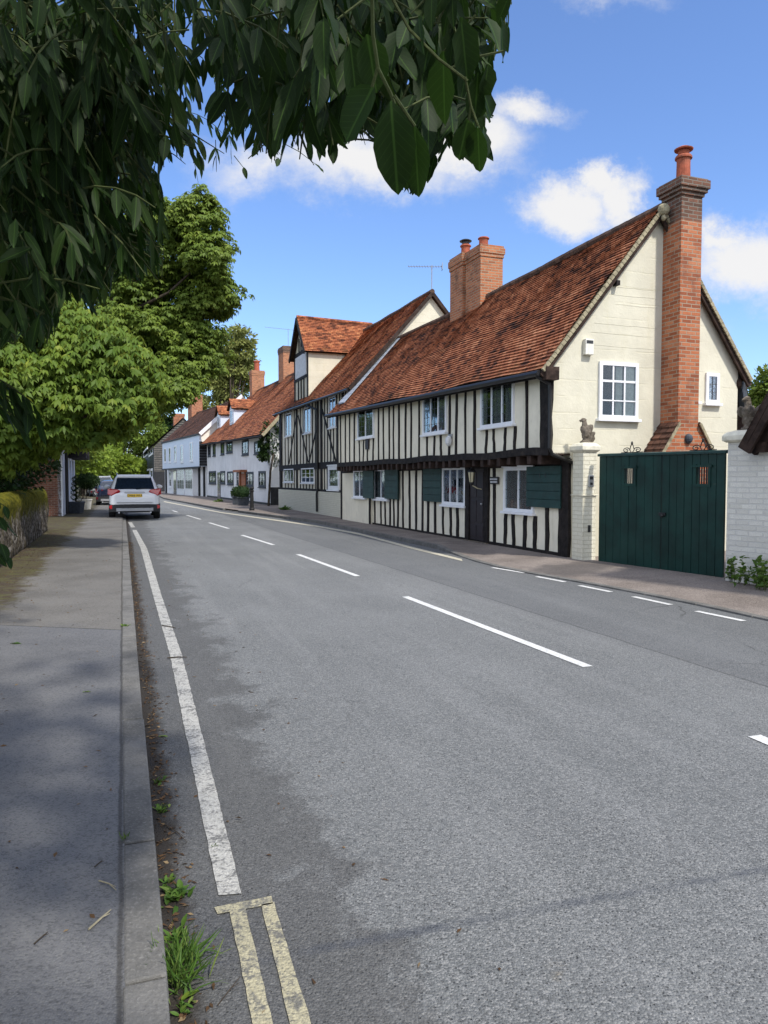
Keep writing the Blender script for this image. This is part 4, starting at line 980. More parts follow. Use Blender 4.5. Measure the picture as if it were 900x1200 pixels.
# dormers
def cott_dormer(P, a, wd, of, zf, hgt, m):
    mb = MB(); mb.loft([[P.w(x, o_, z) for x, z in ((a, zf-.6), (a+wd, zf-.6), (a+wd, zf+hgt), (a+wd/2, zf+hgt+.6), (a, zf+hgt))] for o_ in (of, of-2.2)])
    d_ = mb.build('dormer', M[m], hC); mb = MB()
    slope(mb, P.w(a-.2, of+.2, zf+hgt-.1), P.w(a-.2, of-2.6, zf+hgt-.1), P.w(a+wd/2, of-2.6, zf+hgt+.75), P.w(a+wd/2, of+.2, zf+hgt+.75), .18, .6)
    slope(mb, P.w(a+wd+.2, of-2.6, zf+hgt-.1), P.w(a+wd+.2, of+.2, zf+hgt-.1), P.w(a+wd/2, of+.2, zf+hgt+.75), P.w(a+wd/2, of-2.6, zf+hgt+.75), .18, .6)
    mb.build('dormer_roof', M['tile_bright'], d_, recalc=False)
    window(d_, P.shift(of), (a+.25, a+wd-.25, zf+.1, zf+hgt-.1), 2, 0, 0, fw=.1, dep=.05, sill=False)
for x, yb_ in ((274, 502), (258.5, 505)):
    pl_ = C.shift(-.9); a_ = pl_.s(x, 500); cott_dormer(C, a_, 1.7, -.9, czr(-.9)+.25, 1.25, 'blue_white')

# ------------------------------------------------------------------ HOUSE 4: white house with long jettied box
d0_ = C.w(24.3, .1, .1); D = Plane(d0_, (d0_[0]-.45*19, d0_[1]+.893*19, 0)); Ld = D.L
hD = root('white_jettied_house', D.w(0, 0, 0), 'pale blue-white house with a long box-like upper floor over two bay windows', 'house')
Du = D.shift(.6); u0, u1, uz0, uz1 = Du.rect(190.5, 233.5, 512, 546)
uz0 = Du.px(233.5, 546.5)[1]; uzt = Du.px(233.5, 509.5)[1]; u0 = Du.s(233.5, 530); u1 = Du.s(190.3, 530)
dk = C.L+0
mb = MB(); mb.box(D, u0+.02, Ld, -.3, 0, 0, uz0+.2); mb.build('ground_floor_wall', M['white_render'], hD)
mb = MB(); mb.box(D, u0, u1, -.3, .6, uz0, uzt); mb.build('upper_floor_wall', M['blue_white'], hD)
mb = MB()
for i in range(9): mb.box(D, u0-.06-.02*(i % 2), u0-.002, -1.3, .6, uz0+.05+i*.24, uz0+.27+i*.24)
mb.build('side_weatherboarding', M['board'], hD)
mb = MB(); mb.box(D, u0-.1, u1+.1, -.4, .72, uzt+.001, uzt+.12); mb.box(D, u0-.1, u1+.1, .5, .7, uz0-.13, uz0-.001); mb.build('cornice', M['board'], hD)
for x0, x1, y0, y1 in ((192.7, 194.8, 525, 542), (198, 200.2, 524, 542), (204.3, 207, 522, 541.5), (211.8, 214.8, 521, 542), (222.8, 226, 518, 540.5)):
    window(hD, Du, Du.rect(x0, x1, y0, y1), 1, 2, 0, fw=.13, dep=.05, lead='white')
dR = -3.2; dZr = D.shift(dR).px(258, 474)[1]
rD = roof(hD, D, u0-.1, u1+.8, .55, -7.2, dR, .2, 'tile_brown', uzt+.12, uzt+.12, dZr, dZr, uzt, 21.0, sag=.1, wob=.05, du=.8)
mb = MB(); gable_wall(mb, D, u0-.16, u0-.10, [(.5, uzt-.1), (dR, dZr+.1), (-7.2, uzt), (-7.2, 0), (-.3, 0), (-.3, uzt-.6), (.4, uzt-.6)]); mb.build('gable_wall', M['old_white'], hD)
MB().bar(D.w(u0-.3, .6, uzt+.05), D.w(u0-.3, dR, dZr+.08), .3, .12, up=D.a+(0,)).build('barge_board', M['white'], rD)
st = brick_stack(hD, D, D.shift(dR).s(231, 480)+.0, D.shift(dR).s(231, 480)+2.0, dR-.6, dR+.6, 8, 10.6, 11.0, 'brick_orange', 'brick_orange'); chimney_pot(st, D.w(D.shift(dR).s(231, 480)+1.0, dR, 11.0), 1.0, .3)
for x0, x1 in ((212.8, 221.8), (222.6, 232)):
    a0, a1 = D.s(x1, 570), D.s(x0, 570); z0, z1 = D.px((x0+x1)/2, 574)[1], uz0-.15
    mb = MB(); mb.box(D, a0, a1, 0, .5, .1, z0); by = mb.build('bay', M['white'], hD)
    Pb = D.shift(.44); window(by, Pb, (a0+.1, a1-.1, z0+.02, z1), 3, 4, 2, fw=.1, dep=.05, lead='white', curtain=[(0, .35)], sill=False)
    mb = MB(); mb.box(D, a0, a0+.1, 0, .48, z0, z1); mb.box(D, a1-.1, a1, 0, .48, z0, z1); mb.build('bay_cheek', M['white'], by)
for x0, x1, y0, y1 in ((198.5, 201.3, 552, 571), (208.5, 212, 551, 571)): window(hD, D, D.rect(x0, x1, y0, y1), 1, 3, 2, fw=.15, dep=.05, lead='white')
r = D.rect(203.8, 206.8, 552, 580); MB().box(D, r[0], r[1], 0, .05, .1, r[3]).build('door', M['cardark'], hD)
for x in (234.5, 240.3, 195.5): MB().box(D, D.s(x, 570)-.15, D.s(x, 570)+.15, .0, .15, .1, uz0).build('dark_post', M['board'], hD)

# ------------------------------------------------------------------ HOUSE 5: weatherboarded house at the far end
e0 = G(181, 576, .1); Ep = Plane(e0, (e0[0]-.335, e0[1]+.942, 0))
hE = root('weatherboarded_house', Ep.w(0, 0, 0), 'dark weatherboarded house with grey gable at the far end of the row', 'house')
LE = 38; eR, eZr, eZe = -3.6, 9.4, 5.75
mb = MB(); mb.box(Ep, 0, LE, -.3, 0, 0, eZe-.05); mb.build('front_wall', M['board'], hE)
mb = MB(); gable_wall(mb, Ep, -.06, .2, [(0, 2.6), (0, eZe-.05), (eR, eZr-.05), (-7.2, eZe), (-7.2, 2.6)]); gwE = mb.build('gable_wall', M['grey_board'], hE)
mb = MB()
for i in range(24):
    z = 2.7+i*.28; hw = 3.55 if z < eZe else 3.55*(eZr-z)/(eZr-eZe)
    if hw > .3: mb.box(Ep, -.11, -.062, eR-hw, eR+hw, z, z+.05)
mb.build('board_edges', M['board'], gwE)
MB().box(Ep, -.05, .2, -7.2, 0.0, 0, 2.59).build('lower_gable_wall', M['board'], hE)
roof(hE, Ep, -.2, LE+.3, .4, -7.5, eR, .25, 'tile_grey', eZe, eZe, eZr, eZr, eZe, 33, wob=.05, du=1.2)
for x0, x1, y0, y1 in ((168, 173.2, 526.5, 535.5), (174.5, 179.3, 525, 534)): window(hE, Ep, Ep.rect(x0, x1, y0, y1), 2, 0, 0, fw=.25, dep=.06, curtain=[(0, 1)])
for x0, x1, y0, y1 in ((169.5, 175.5, 550, 561), (176.8, 179.2, 549, 562)): window(hE, Ep, Ep.rect(x0, x1, y0, y1), 1, 0, 0, fw=.3, dep=.06)
st = brick_stack(hE, Ep, 6.5, 8.3, eR-.7, eR+.7, 8.6, 10.1, 10.5, 'brick_orange', 'brick_orange'); tag(st, 'short orange stack on the weatherboarded house')
#---PART3---
# ------------------------------------------------------------------ gateway: posts, gate, white wall, eagles, outbuilding roof
GA = G(699, 657, .1); GB = G(848, 677, .1); GP = Plane(GA, GB)
gz0, gz1, gmid = GP.px(700, 532)[1], GP.px(849, 527.5)[1], GP.s(774, 600)
gt = root('double_gate', GP.w(0, 0, .05), 'dark green boarded double gate with two small barred peepholes between white pillars', 'gate')
holes = [GP.rect(731, 742, 549, 566.5), GP.rect(815, 829, 547.5, 567)]
for (a0, a1, hl) in ((.02, gmid-.008, holes[0]), (gmid+.008, GP.L-.03, holes[1])):
    lm = MB(); n = 8; ed = [a0+(a1-a0)*i/n for i in range(n+1)]
    for b0, b1 in zip(ed, ed[1:]):
        dz = gz0+(gz1-gz0)*b0/GP.L-.05; o_ = random.uniform(-.003, .003)
        segs = []
        if b1 <= hl[0] or b0 >= hl[1]: segs = [(b0, b1, .06, dz)]
        else:
            if b0 < hl[0]: segs.append((b0, hl[0], hl[2], hl[3]))
            if b1 > hl[1]: segs.append((hl[1], b1, hl[2], hl[3]))
            segs += [(b0, b1, .06, hl[2]-.0005), (b0, b1, hl[3]+.0005, dz)]
        for s0, s1, z0, z1 in segs: lm.box(GP, s0+(.004 if s0 == b0 else 0), s1-(.004 if s1 == b1 else 0), -.06+o_, -.02+o_, z0, z1)
    lf_ = lm.build('gate_leaf', M['green_paint'], gt, bevel=.004)
    fm = MB(); cw = .05
    fm.box(GP, hl[0]-cw, hl[0], -.075, -.005, hl[2]-cw, hl[3]+cw); fm.box(GP, hl[1], hl[1]+cw, -.075, -.005, hl[2]-cw, hl[3]+cw)
    fm.box(GP, hl[0], hl[1], -.074, -.006, hl[2]-cw, hl[2]); fm.box(GP, hl[0]-cw*1.6, hl[1]+cw*1.6, -.08, .01, hl[3]+.001, hl[3]+cw*.7)
    fm.build('peephole_frame', M['green_paint'], lf_)
    bm_ = MB()
    for k in range(1, 5): x = hl[0]+(hl[1]-hl[0])*k/5; bm_.box(GP, x-.009, x+.009, -.045, -.027, hl[2], hl[3])
    bm_.build('bars', M['iron'], lf_)
cp = MB(); cp.loft([[GP.w(a_, o_, gz0+(gz1-gz0)*a_/GP.L+z) for o_, z in ((-.08, -.048), (.01, -.048), (.01, -.008), (-.035, .006), (-.08, -.008))] for a_ in (.0, GP.L/2, GP.L)]); cp.build('top_rail', M['shutter_paint'], gt, bevel=.004)
st_ = MB(); st_.box(GP, gmid-.045, gmid-.012, -.02, -.008, .08, gz0-.08); st_.build('meeting_strip', M['green_paint'], gt)
la = MB(); la.box(GP, gmid-.03, gmid+.10, -.02, .012, 1.0, 1.05); la.ell(GP.w(gmid+.05, .02, 1.0), (.03, .03, .03)); la.build('latch', M['iron'], gt)
for cx, wd in ((745, 1.0), (822, 1.1)):
    a_ = GP.s(cx, 530)-.12*(cx < 800); zz = gz0+(gz1-gz0)*a_/GP.L; sc = MB()
    for sg in (-1, 1):
        pts = []
        for k in range(22):
            th = k*.42; r_ = .085*(1-k/26); pts.append(GP.w(a_+sg*(.13-r_*math.cos(th)*1.0), -.035, zz+.05+r_*math.sin(th)*.6))
        sc.tube(pts, .008, 5); sc.tube([GP.w(a_, -.035, zz), GP.w(a_+sg*.05, -.035, zz+.05), GP.w(a_+sg*.03, -.035, zz+.12), GP.w(a_, -.035, zz+.17)], .008, 5)
        sc.tube([GP.w(a_+sg*.02, -.035, zz+.01), GP.w(a_+sg*.25, -.035, zz+.012)], .007, 5)
    sc.ell(GP.w(a_, -.035, zz+.17), (.02, .02, .035), 8); sc.build('iron_scroll', M['iron'], gt)

p0 = G(682, 656.5, .1); PP = Plane(p0, (p0[0]+PG.a[0], p0[1]+PG.a[1])); PP.n = PG.n
po = root('gate_pillar', PP.w(0, 0, .05), 'slim painted brick gate pillar with an intercom, between the timber-framed house and the green gate', 'pillar')
MB().box(PP, 0, .30, -.33, 0, 0, 2.10).build('shaft', M['brick_cream'], po, bevel=.012)
cp = MB(); cp.box(PP, -.03, .33, -.36, .03, 1.30, 1.315); cp.loft([[PP.w(a_, o_, z) for a_, o_ in ((-e_, e_), (.30+e_, e_), (.30+e_, -.33-e_), (-e_, -.33-e_))] for e_, z in ((.0, 2.10), (.05, 2.15), (.05, 2.22), (.0, 2.27), (-.06, 2.29))]); cp.build('capping', M['cap_stone'], po, bevel=.01)
ic = MB(); ic.box(PP, .11, .22, 0, .035, 1.46, 1.68); io = ic.build('intercom', M['steel'], po, bevel=.008)
ic = MB(); ic.box(PP, .13, .20, .035, .038, 1.60, 1.655); ic.box(PP, .14, .19, .035, .039, 1.50, 1.545); ic.build('speaker_grille', M['iron'], io)
MB().box(PP, .12, .17, 0, .02, .62, .75).build('letter_slot', M['iron'], po)

RW0 = G(850, 684, .05); RW = Plane(RW0, (RW0[0]+GP.a[0], RW0[1]+GP.a[1]))
wt = RW.px(850, 519)[1]
ww = root('white_brick_wall', RW.w(0, 0, 0), 'white painted brick wall and pillar right of the green gate', 'wall')
mb = MB(); n = 24
mb.loft([[RW.w(i*.25, o_, z) for o_, z in ((-.35, 0), (.0, 0), (mnoise.noise(Vector((i*.9, 0, 1)))*.012, wt), (-.35, wt))] for i in range(n)])
mb.build('brickwork', M['brick_white'], ww)
MB().loft([[RW.w(a_, o_, z) for a_, o_ in ((-e_-.02, e_+.03), (.45+e_, e_+.03), (.45+e_, -.37-e_), (-e_-.02, -.37-e_))] for e_, z in ((.0, wt+.001), (.04, wt+.03), (.04, wt+.10), (.0, wt+.15), (-.1, wt+.18))]).build('capping', M['cap_stone'], ww, bevel=.01)

def eagle(loc, face, label, size, spread):
    """stone eagle: local x is where it looks"""
    f = Vector(face).normalized(); sd = Vector((-f.y, f.x, 0)); mb = MB(); L = Vector(loc)
    def W(x, y, z): return L+f*(x*size)+sd*(y*size)+Vector((0, 0, z*size))
    B3 = Matrix((f, sd, Vector((0, 0, 1)))).transposed()
    def el(x, y, z, rx, ry, rz, tilt=0.0, roll=0.0, yaw=0.0): mb.ell(W(x, y, z), (rx*size, ry*size, rz*size), 16, B3 @ Matrix.Rotation(yaw, 3, 'Z') @ Matrix.Rotation(tilt, 3, 'Y') @ Matrix.Rotation(roll, 3, 'X'))
    el(0, 0, .03, .20, .17, .04); el(-.03, 0, .10, .14, .12, .08)
    el(-.04, 0, .38, .15, .14, .27, -.35); el(.06, 0, .47, .12, .12, .17, .25)
    el(.02, 0, .66, .10, .09, .18, .15); el(.06, 0, .82, .105, .08, .085); el(.16, 0, .81, .07, .035, .04, .25); el(.18, 0, .775, .02, .018, .04, -.2)
    for s_ in (-1, 1):
        el(.03, .07*s_, .16, .04, .04, .12); el(.07, .08*s_, .06, .08, .045, .03)
        if spread: el(.06, .17*s_, .50, .13, .05, .17, .5, .15*s_, .5*s_); el(-.14, .16*s_, .42, .13, .045, .30, -.5, .1*s_); el(-.24, .15*s_, .28, .08, .035, .22, -.55)
        else: el(-.09, .13*s_, .44, .13, .05, .26, -.5); el(-.20, .11*s_, .24, .09, .035, .22, -.65)
    el(-.24, 0, .12, .10, .08, .17, -.8)
    o = mb.build('stone_eagle', M['stone'], None, origin=L, smooth=True)
    rmd = o.modifiers.new('fuse', 'REMESH'); rmd.mode = 'VOXEL'; rmd.voxel_size = .011*size/.5; rmd.use_smooth_shade = True
    tx = bpy.data.textures.new('feather_relief', 'CLOUDS'); tx.noise_scale = .035
    dm_ = o.modifiers.new('feathers', 'DISPLACE'); dm_.texture = tx; dm_.strength = .016; dm_.mid_level = .5; dm_.texture_coords = 'LOCAL'
    tag(o, label, 'statue', 'stone eagles on the gate pillars'); return o
eagle(PP.w(.15, -.16, 2.285), (-.96, -.10, 0), 'hunched stone eagle with folded wings on the slim intercom pillar', .52, False)
eagle(RW.w(.20, -.17, wt+.175), (-.97, -.25, 0), 'stone eagle with raised wings on the pillar below the dark tiled eaves', .55, True)

ob = root('outbuilding', RW.w(2.2, -1.5, 0), 'dark timber outbuilding with mossy tiled roof rising behind the white wall at the right edge', 'outbuilding')
ea, ez = RW.shift(.25).px(871, 517); ra_, rz_ = ea+2.0, ez+1.95
k_, kz_ = RW.shift(.25).px(900, 462); sl = (kz_-ez)/(k_-ea); ra_ = ea+1.9; rz_ = ez+1.9*sl
mb = MB()
slope(mb, RW.w(ea, -3.2, ez), RW.w(ea, .25, ez), RW.w(ra_, .25, rz_), RW.w(ra_, -3.2, rz_), .10, .3, th=.028, seed=9, wob=.03)
slope(mb, RW.w(2*ra_-ea, .25, ez), RW.w(2*ra_-ea, -3.2, ez), RW.w(ra_, -3.2, rz_), RW.w(ra_, .25, rz_), .10, .3, th=.028, seed=10)
rr = mb.build('roof', M['tile_brown'], ob, recalc=False)
vb = MB()
for (e_, r_) in ((ea, ra_), (2*ra_-ea, ra_)): vb.bar(RW.w(e_, .22, ez-.13), RW.w(r_, .22, rz_-.13), .20, .05, up=RW.n+(0,), wob=.005, n=6); vb.bar(RW.w(e_, .05, ez-.16), RW.w(r_, .05, rz_-.16), .14, .08, up=RW.n+(0,))
vb.build('barge_board', M['beam'], rr)
rf_ = MB()
for k in range(4): x = ea+.12+k*.32; rf_.box(RW, x, x+.13, -.3, .14, ez-.16+.02*k, ez-.02)
rf_.box(RW, ea+.1, 2*ra_-ea, -.25, .10, ez-.02, ez+.12); rf_.build('rafter_ends', M['beam'], rr)
gw_ = MB(); gw_.loft([[RW.w(a_, o_, z) for a_, z in ((ea+.3, .5), (2*ra_-ea-.3, .5), (2*ra_-ea-.2, ez), (ra_, rz_-.2), (ea+.2, ez))] for o_ in (-.36, -3.0)]); gw_.build('wall', M['plaster'], ob)

# ------------------------------------------------------------------ left side: mossy wall, brick house, planters
LW = Plane(G(0, 665, .1), G(57, 620, .1))
if LW.n[0] < 0: LW.n = (-LW.n[0], -LW.n[1])
mb = MB(); L0, L1 = -14.0, LW.L
N_ = 150; rings = []
prof = [(0, -.1), (0, .25), (0, .5), (0, .75), (0, .95), (.015, 1.08), (.01, 1.22), (-.05, 1.33), (-.16, 1.40), (-.30, 1.40), (-.42, 1.32), (-.46, 1.15), (-.46, .5), (-.46, -.1)]
for i in range(N_+1):
    a_ = L0+(L1-L0)*i/N_; ring = []
    for o_, z in prof:
        nz = mnoise.noise(Vector((a_*1.5, z*2, o_*3)))*.05+mnoise.noise(Vector((a_*6, z*7, o_*5)))*.025
        ring.append(LW.w(a_, o_+nz, z*.955+(nz*.6 if z > 1 else 0)))
    rings.append(ring)
mb.loft(rings)
tag(mb.build('garden_wall', M['mosswall'], None, smooth=True, origin=LW.w(0, 0, 0)), 'low flint garden wall with a thick moss-covered top, left of the pavement', 'wall')

f0 = G(73, 604.5, .1); FP = Plane(f0, (f0[0]-.335, f0[1]+.942, 0)); FG = Plane(f0, (f0[0]-.942, f0[1]-.335, 0))
FP.n = (.942, .335); FG.n = (.335, -.942)
hF = root('brick_flanked_house', FP.w(0, 0, 0), 'brown brick and white fronted house beyond the mossy wall, half hidden by the chestnut', 'house')
MB().box(FG, 0.02, 7, -9, 0, 0, 3.3).build('flank_wall', M['brick_flank'], hF)
gw_ = MB(); gw_.loft([[FG.w(t_, o_, z) for t_, z in ((.02, 3.3), (7, 3.3), (3.5, 6.4))] for o_ in (0, -9)]); gw_.build('gable', M['brick_flank'], hF)
mb = MB(); mb.box(FP, -.0, 9.0, -.15, .03, 0, 3.25); mb.build('front_wall', M['white_render'], hF)
MB().tube([FP.w(1.62, .10, 3.2), FP.w(1.62, .10, .12)], .07, 8).build('downpipe', M['gutter'], hF)
for a_ in (2.9, 5.0, 7.0): MB().box(FP, a_, a_+.7, .03, .08, .9, 2.5).build('shutter', M['blue_white'], hF)
for a_ in (3.4, 6.2): MB().loft([[FP.w(a_+b, o_, z) for b, z in ((0, 2.6), (1.8, 2.6), (.9, 3.6))] for o_ in (0, .8)]).build('porch_hood', M['wood'], hF)
mb = MB(); slope(mb, FP.w(-.3, .5, 3.1), FP.w(9.3, .5, 3.1), FP.w(9.3, -3.5, 6.6), FP.w(-.3, -3.5, 6.6), .16, .8, seed=4); slope(mb, FP.w(9.3, -7.5, 3.1), FP.w(-.3, -7.5, 3.1), FP.w(-.3, -3.5, 6.6), FP.w(9.3, -3.5, 6.6), .16, .8, seed=5)
mb.build('roof', M['tile_brown'], hF, recalc=False)

def planter(name, c, w_, h, m):
    c = Vector(c); mb = MB(); t0, t1 = w_*.42, w_*.5
    def ring(e_, z): return [c+Vector((x*e_, y*e_, z)) for x, y in ((-1, -1), (1, -1), (1, 1), (-1, 1))]
    mb.loft([ring(t0, 0), ring(t0*.98, .02), ring(t1*.98, h-.07), ring(t1*1.05, h-.07), ring(t1*1.05, h), ring(t1*.9, h), ring(t1*.88, h-.05)])
    return mb
def leafball(name, parent, c, r, n, L_, m, squash=1.0, inner=True, tonebias=0.0):
    d = rvec(n); rad = r*(1-.25*RNG.uniform(0, 1, (n, 1))**1.5)*(1+.10*np.sin(d[:, :1]*7+d[:, 1:2]*5)); P = np.array(c)+d*rad*np.array([1, 1, squash])
    D = d+RNG.normal(size=(n, 3))*.6+np.array([0, 0, -.15]); Nn = d+RNG.normal(size=(n, 3))*.5
    o = leaves(name, P, D, Nn, L_*RNG.uniform(.7, 1.3, n), L_*.5*RNG.uniform(.7, 1.3, n), m, parent)
    if inner: MB().ell(c, (r*.86, r*.86, r*.86*squash), 14).build('inner_growth', M['topiary'], o)
    return o
c = Vector(G(89.5, 601.5, .1)); t = root('spiral_topiary', c, 'clipped spiral topiary in a square dark grey planter by the white house front', 'potted plant')
planter('p', c, .56, .52, None).build('planter', M['planter_grey'], t, bevel=.01)
P_, D_ = [], []
for k in range(2600):
    u = random.random(); an = u*5.2*2*math.pi; R0_ = .20*(1-u*.35); ph = random.uniform(0, 2*math.pi); rr_ = .125*(1-u*.35)
    cc = Vector((math.cos(an)*R0_*.45, math.sin(an)*R0_*.45, .60+u*1.05)); dv = Vector((math.cos(an)*math.cos(ph), math.sin(an)*math.cos(ph), math.sin(ph)*.8))
    P_.append(c+cc+dv*rr_); D_.append(dv)
leaves('foliage', np.array([list(p) for p in P_]), np.array([list(p) for p in D_])+RNG.normal(size=(2600, 3))*.5, rvec(2600), .045, .03, 'dark_leaf', t)
MB().tube([c+Vector((0, 0, .45)), c+Vector((0, 0, 1.6))], .03, 6).build('stem', M['bark'], t)
c = Vector(G(99, 597, .1)); t = root('potted_bay_tree', c, 'bay tree with a round bushy head in a square off-white planter', 'potted plant')
planter('p', c, .56, .52, None).build('planter', M['planter_white'], t, bevel=.01)
for (dx, dy) in ((-.08, 0), (.06, .05), (.0, -.06)): MB().tube([c+Vector((dx, dy, .45)), c+Vector((dx*1.5, dy, .8)), c+Vector((dx*2, dy, 1.15))], .022, 6).build('stem', M['bark'], t)
leafball('foliage', t, c+Vector((.15, .1, 1.42)), .50, 2600, .09, 'dark_leaf', .75, tonebias=0)
for i, (x, y, dd) in enumerate(((277.8, 591.3, .56), (285.3, 592.3, .68))):
    c = Vector(G(x, y, .1)); t = root('box_ball_plant', c, ('left' if i == 0 else 'right')+' clipped box ball in a grey pot outside the whitewashed cottage', 'potted plant', 'box balls by the cottage door')
    planter('p', c, dd*.9, .5, None).build('planter', M['planter_grey'], t); leafball('foliage', t, c+Vector((0, 0, .72)), dd*.62, 900, .09, 'dark_leaf')
# street bollard
c = Vector(G(295.2, 598, .1)); bo = root('bollard', c, 'black iron bollard on the far pavement in front of the whitewashed cottage', 'bollard')
MB().lathe(c, [(.13, 0), (.13, .08), (.10, .12), (.085, .9), (.11, .93), (.11, .97), (.075, 1.0)], 14).build('post', M['iron'], bo)
MB().lathe(c+Vector((0, 0, 1.0)), [(.05, 0), (.11, .03), (.11, .10), (.06, .15), (.01, .16)], 14).build('finial', M['iron'], bo)

# climbing shrub between cottage and framed house
c = C.w(-1.2, .4, .1); t = root('climbing_shrub', c, 'dark green shrub climbing the wall between the whitewashed cottage and the framed house', 'shrub')
P_, D_ = [], []
for (x, y, r_) in ((318, 505, 10), (322, 520, 9), (316, 530, 8), (324, 538, 7), (310, 520, 6), (308, 534, 4), (326, 500, 6)):
    ctr = onray(x, y, 44.2); rr_ = r_*44/867; d = rvec(260); P_.append(np.array(ctr)+d*rr_*RNG.uniform(.4, 1.1, (260, 1))); D_.append(d+np.array([0, 0, -.5]))
leaves('foliage', np.vstack(P_), np.vstack(D_), rvec(260*7), .22, .10, 'dark_leaf', t)
MB().tube([c, c+Vector((.1, .1, 2)), Vector(onray(322, 525, 44.3)), Vector(onray(318, 505, 44.3))], [.07, .06, .04, .02], 6).build('stem', M['bark'], t)

# ------------------------------------------------------------------ cars
def car(loc, heading, label, paint, scale, kind='suv', text=None):
    rt = bpy.data.objects.new('parked_car', None); COL.objects.link(rt); ORG[rt.name] = Vector((0, 0, 0))
    tag(rt, label, 'car', 'cars parked along the left kerb')
    Wd = .90; tall = kind == 'suv'; top = 1.66 if tall else 1.46; belt = 1.08 if tall else .93; Lc_ = 4.6
    # stations along y (0 = rear): (y, bottom z, belt half width, belt z, roof half width, roof z)
    S = [(.00, .42, .70, .80, .60, .86), (.03, .36, .80, .92, .66, .98), (.10, .30, .87, 1.00, .70, 1.08), (.24, .28, .89, belt, .70, belt+.14), (.50, .28, .90, belt, .66, top-.10), (.66, .28, .90, belt, .65, top-.02), (1.2, .26, .90, belt, .66, top),
         (2.0, .24, .90, belt-.01, .66, top-.005), (2.7, .24, .90, belt-.03, .64, top-.06), (3.45, .24, .90, belt-.06, .66, belt+.02), (3.7, .24, .90, belt-.1, .7, belt-.06), (4.2, .26, .88, belt-.2, .6, belt-.16), (4.5, .32, .80, .72, .5, .76), (4.6, .42, .68, .62, .4, .66)]
    rings = []
    for y, zb, bw, bz_, rw, rz in S:
        h = [(bw*.80, zb), (bw*.97, zb+.07), (bw*1.0, zb+(bz_-zb)*.45), (bw*.985, zb+(bz_-zb)*.8), (bw*.955, bz_), (rw+.02+(bw-rw)*.15*0, bz_+(rz-bz_)*.90), (rw*.90, bz_+(rz-bz_)*.985), (rw*.5, rz+.012)]
        rings.append([Vector((x, y, z)) for x, z in h]+[Vector((-x, y, z)) for x, z in reversed(h)])
    body = MB().loft(rings).build('body', M[paint], rt, smooth=True)
    sb = body.modifiers.new('smooth', 'SUBSURF'); sb.levels = 2; sb.render_levels = 2
    def patch(name, pts, m, par=rt, th=.012, sm=False):
        c_ = sum((Vector(p) for p in pts), Vector())/len(pts); n_ = (Vector(pts[1])-Vector(pts[0])).cross(Vector(pts[2])-Vector(pts[0])).normalized()
        if n_.dot(c_-Vector((0, 2.2, .9))) < 0: n_ = -n_
        return MB().loft([[Vector(p)-n_*.03 for p in pts], [Vector(p)+n_*th for p in pts]]).build(name, M[m], par, bevel=.006)
    zt = top-.14
    patch('rear_window', [(-.70, .135, belt+.03), (.70, .135, belt+.03), (.60, .475, zt), (-.60, .475, zt)], 'carglass', th=.02)
    for sx in (-1, 1):
        patch('side_window', [(sx*.855, .95, belt+.05), (sx*.855, 3.2, belt+.02), (sx*.70, 2.55, top-.15), (sx*.68, .95, top-.12)], 'carglass', th=.02)
        zl = belt-.02
        patch('tail_light', [(sx*.93, .16, zl-.13), (sx*.80, .035, zl-.17), (sx*.50, .015, zl-.03), (sx*.52, .02, zl+.03), (sx*.84, .08, zl+.075), (sx*.92, .18, zl+.06)], 'redlamp' if text else 'darkred', th=.02)
        patch('reflector', [(sx*.80+.09*math.cos(k*.785), .02+.03*abs(sx*.80+.09*math.cos(k*.785)) , .47+.075*math.sin(k*.785)) for k in range(8)], 'redlamp' if text else 'darkred', th=.015)
        wy = (.86, 3.62)
        for y in wy:
            R_ = .345 if tall else .32; th_ = .22; x0 = sx*.68; x1 = sx*.905
            tr_ = MB(); L_ = []
            for xx, r_ in ((x0, R_*.72), (x0, R_*.96), (x0+(x1-x0)*.2, R_), (x0+(x1-x0)*.8, R_), (x1, R_*.95), (x1, R_*.68)):
                L_.append([Vector((xx, y+r_*math.cos(a_*math.pi/12), R_+r_*math.sin(a_*math.pi/12))) for a_ in range(24)])
            tr_.loft(L_); w_o = tr_.build('wheel', M['tyre'], rt, smooth=False)
            rm_ = MB(); xr = x1-sx*.02
            for k in range(5):
                a_ = k*2*math.pi/5; rm_.bar((xr, y, R_), (xr, y+R_*.62*math.cos(a_), R_+R_*.62*math.sin(a_)), .05, .02, up=(1, 0, 0))
            rm_.loft([[Vector((xr+dx, y+r_*math.cos(a_*math.pi/10), R_+r_*math.sin(a_*math.pi/10))) for a_ in range(20)] for dx, r_ in ((0, R_*.60), (sx*.012, R_*.67), (0, R_*.68))], caps=False)
            rm_.build('rim', M['alloy'], w_o)
        mm = MB(); mm.ell((sx*1.0, 3.0, belt+.10), (.13, .07, .085), 12); mo = mm.build('wing_mirror', M[paint], rt, smooth=True)
        if tall: MB().tube([(sx*.60, .75, top+.0), (sx*.61, .95, top+.05), (sx*.61, 2.3, top+.05), (sx*.60, 2.5, top)], .018, 6).build('roof_rail', M['silver_trim'], rt)
    bp = MB(); bp.loft([[Vector((x, y, z)) for y, z in ((.30, .26), (-.035+.10*abs(x/.88)**3, .30), (-.045+.10*abs(x/.88)**3, .42), (-.04+.10*abs(x/.88)**3, .56), (.05+.1*abs(x/.88)**3, .585), (.3, .585))] for x in [-.89+.1483*k for k in range(13)]])
    bpo = bp.build('rear_bumper', M['black_plastic'], rt)
    sk = MB(); sk.loft([[Vector((x, y, z)) for y, z in ((.0, .315), (-.065+.06*abs(x/.62)**3, .325), (-.075+.06*abs(x/.62)**3, .42), (-.02, .435))] for x in [-.64+.16*k for k in range(9)]]); sk.build('skid_plate', M['silver_trim'], bpo)
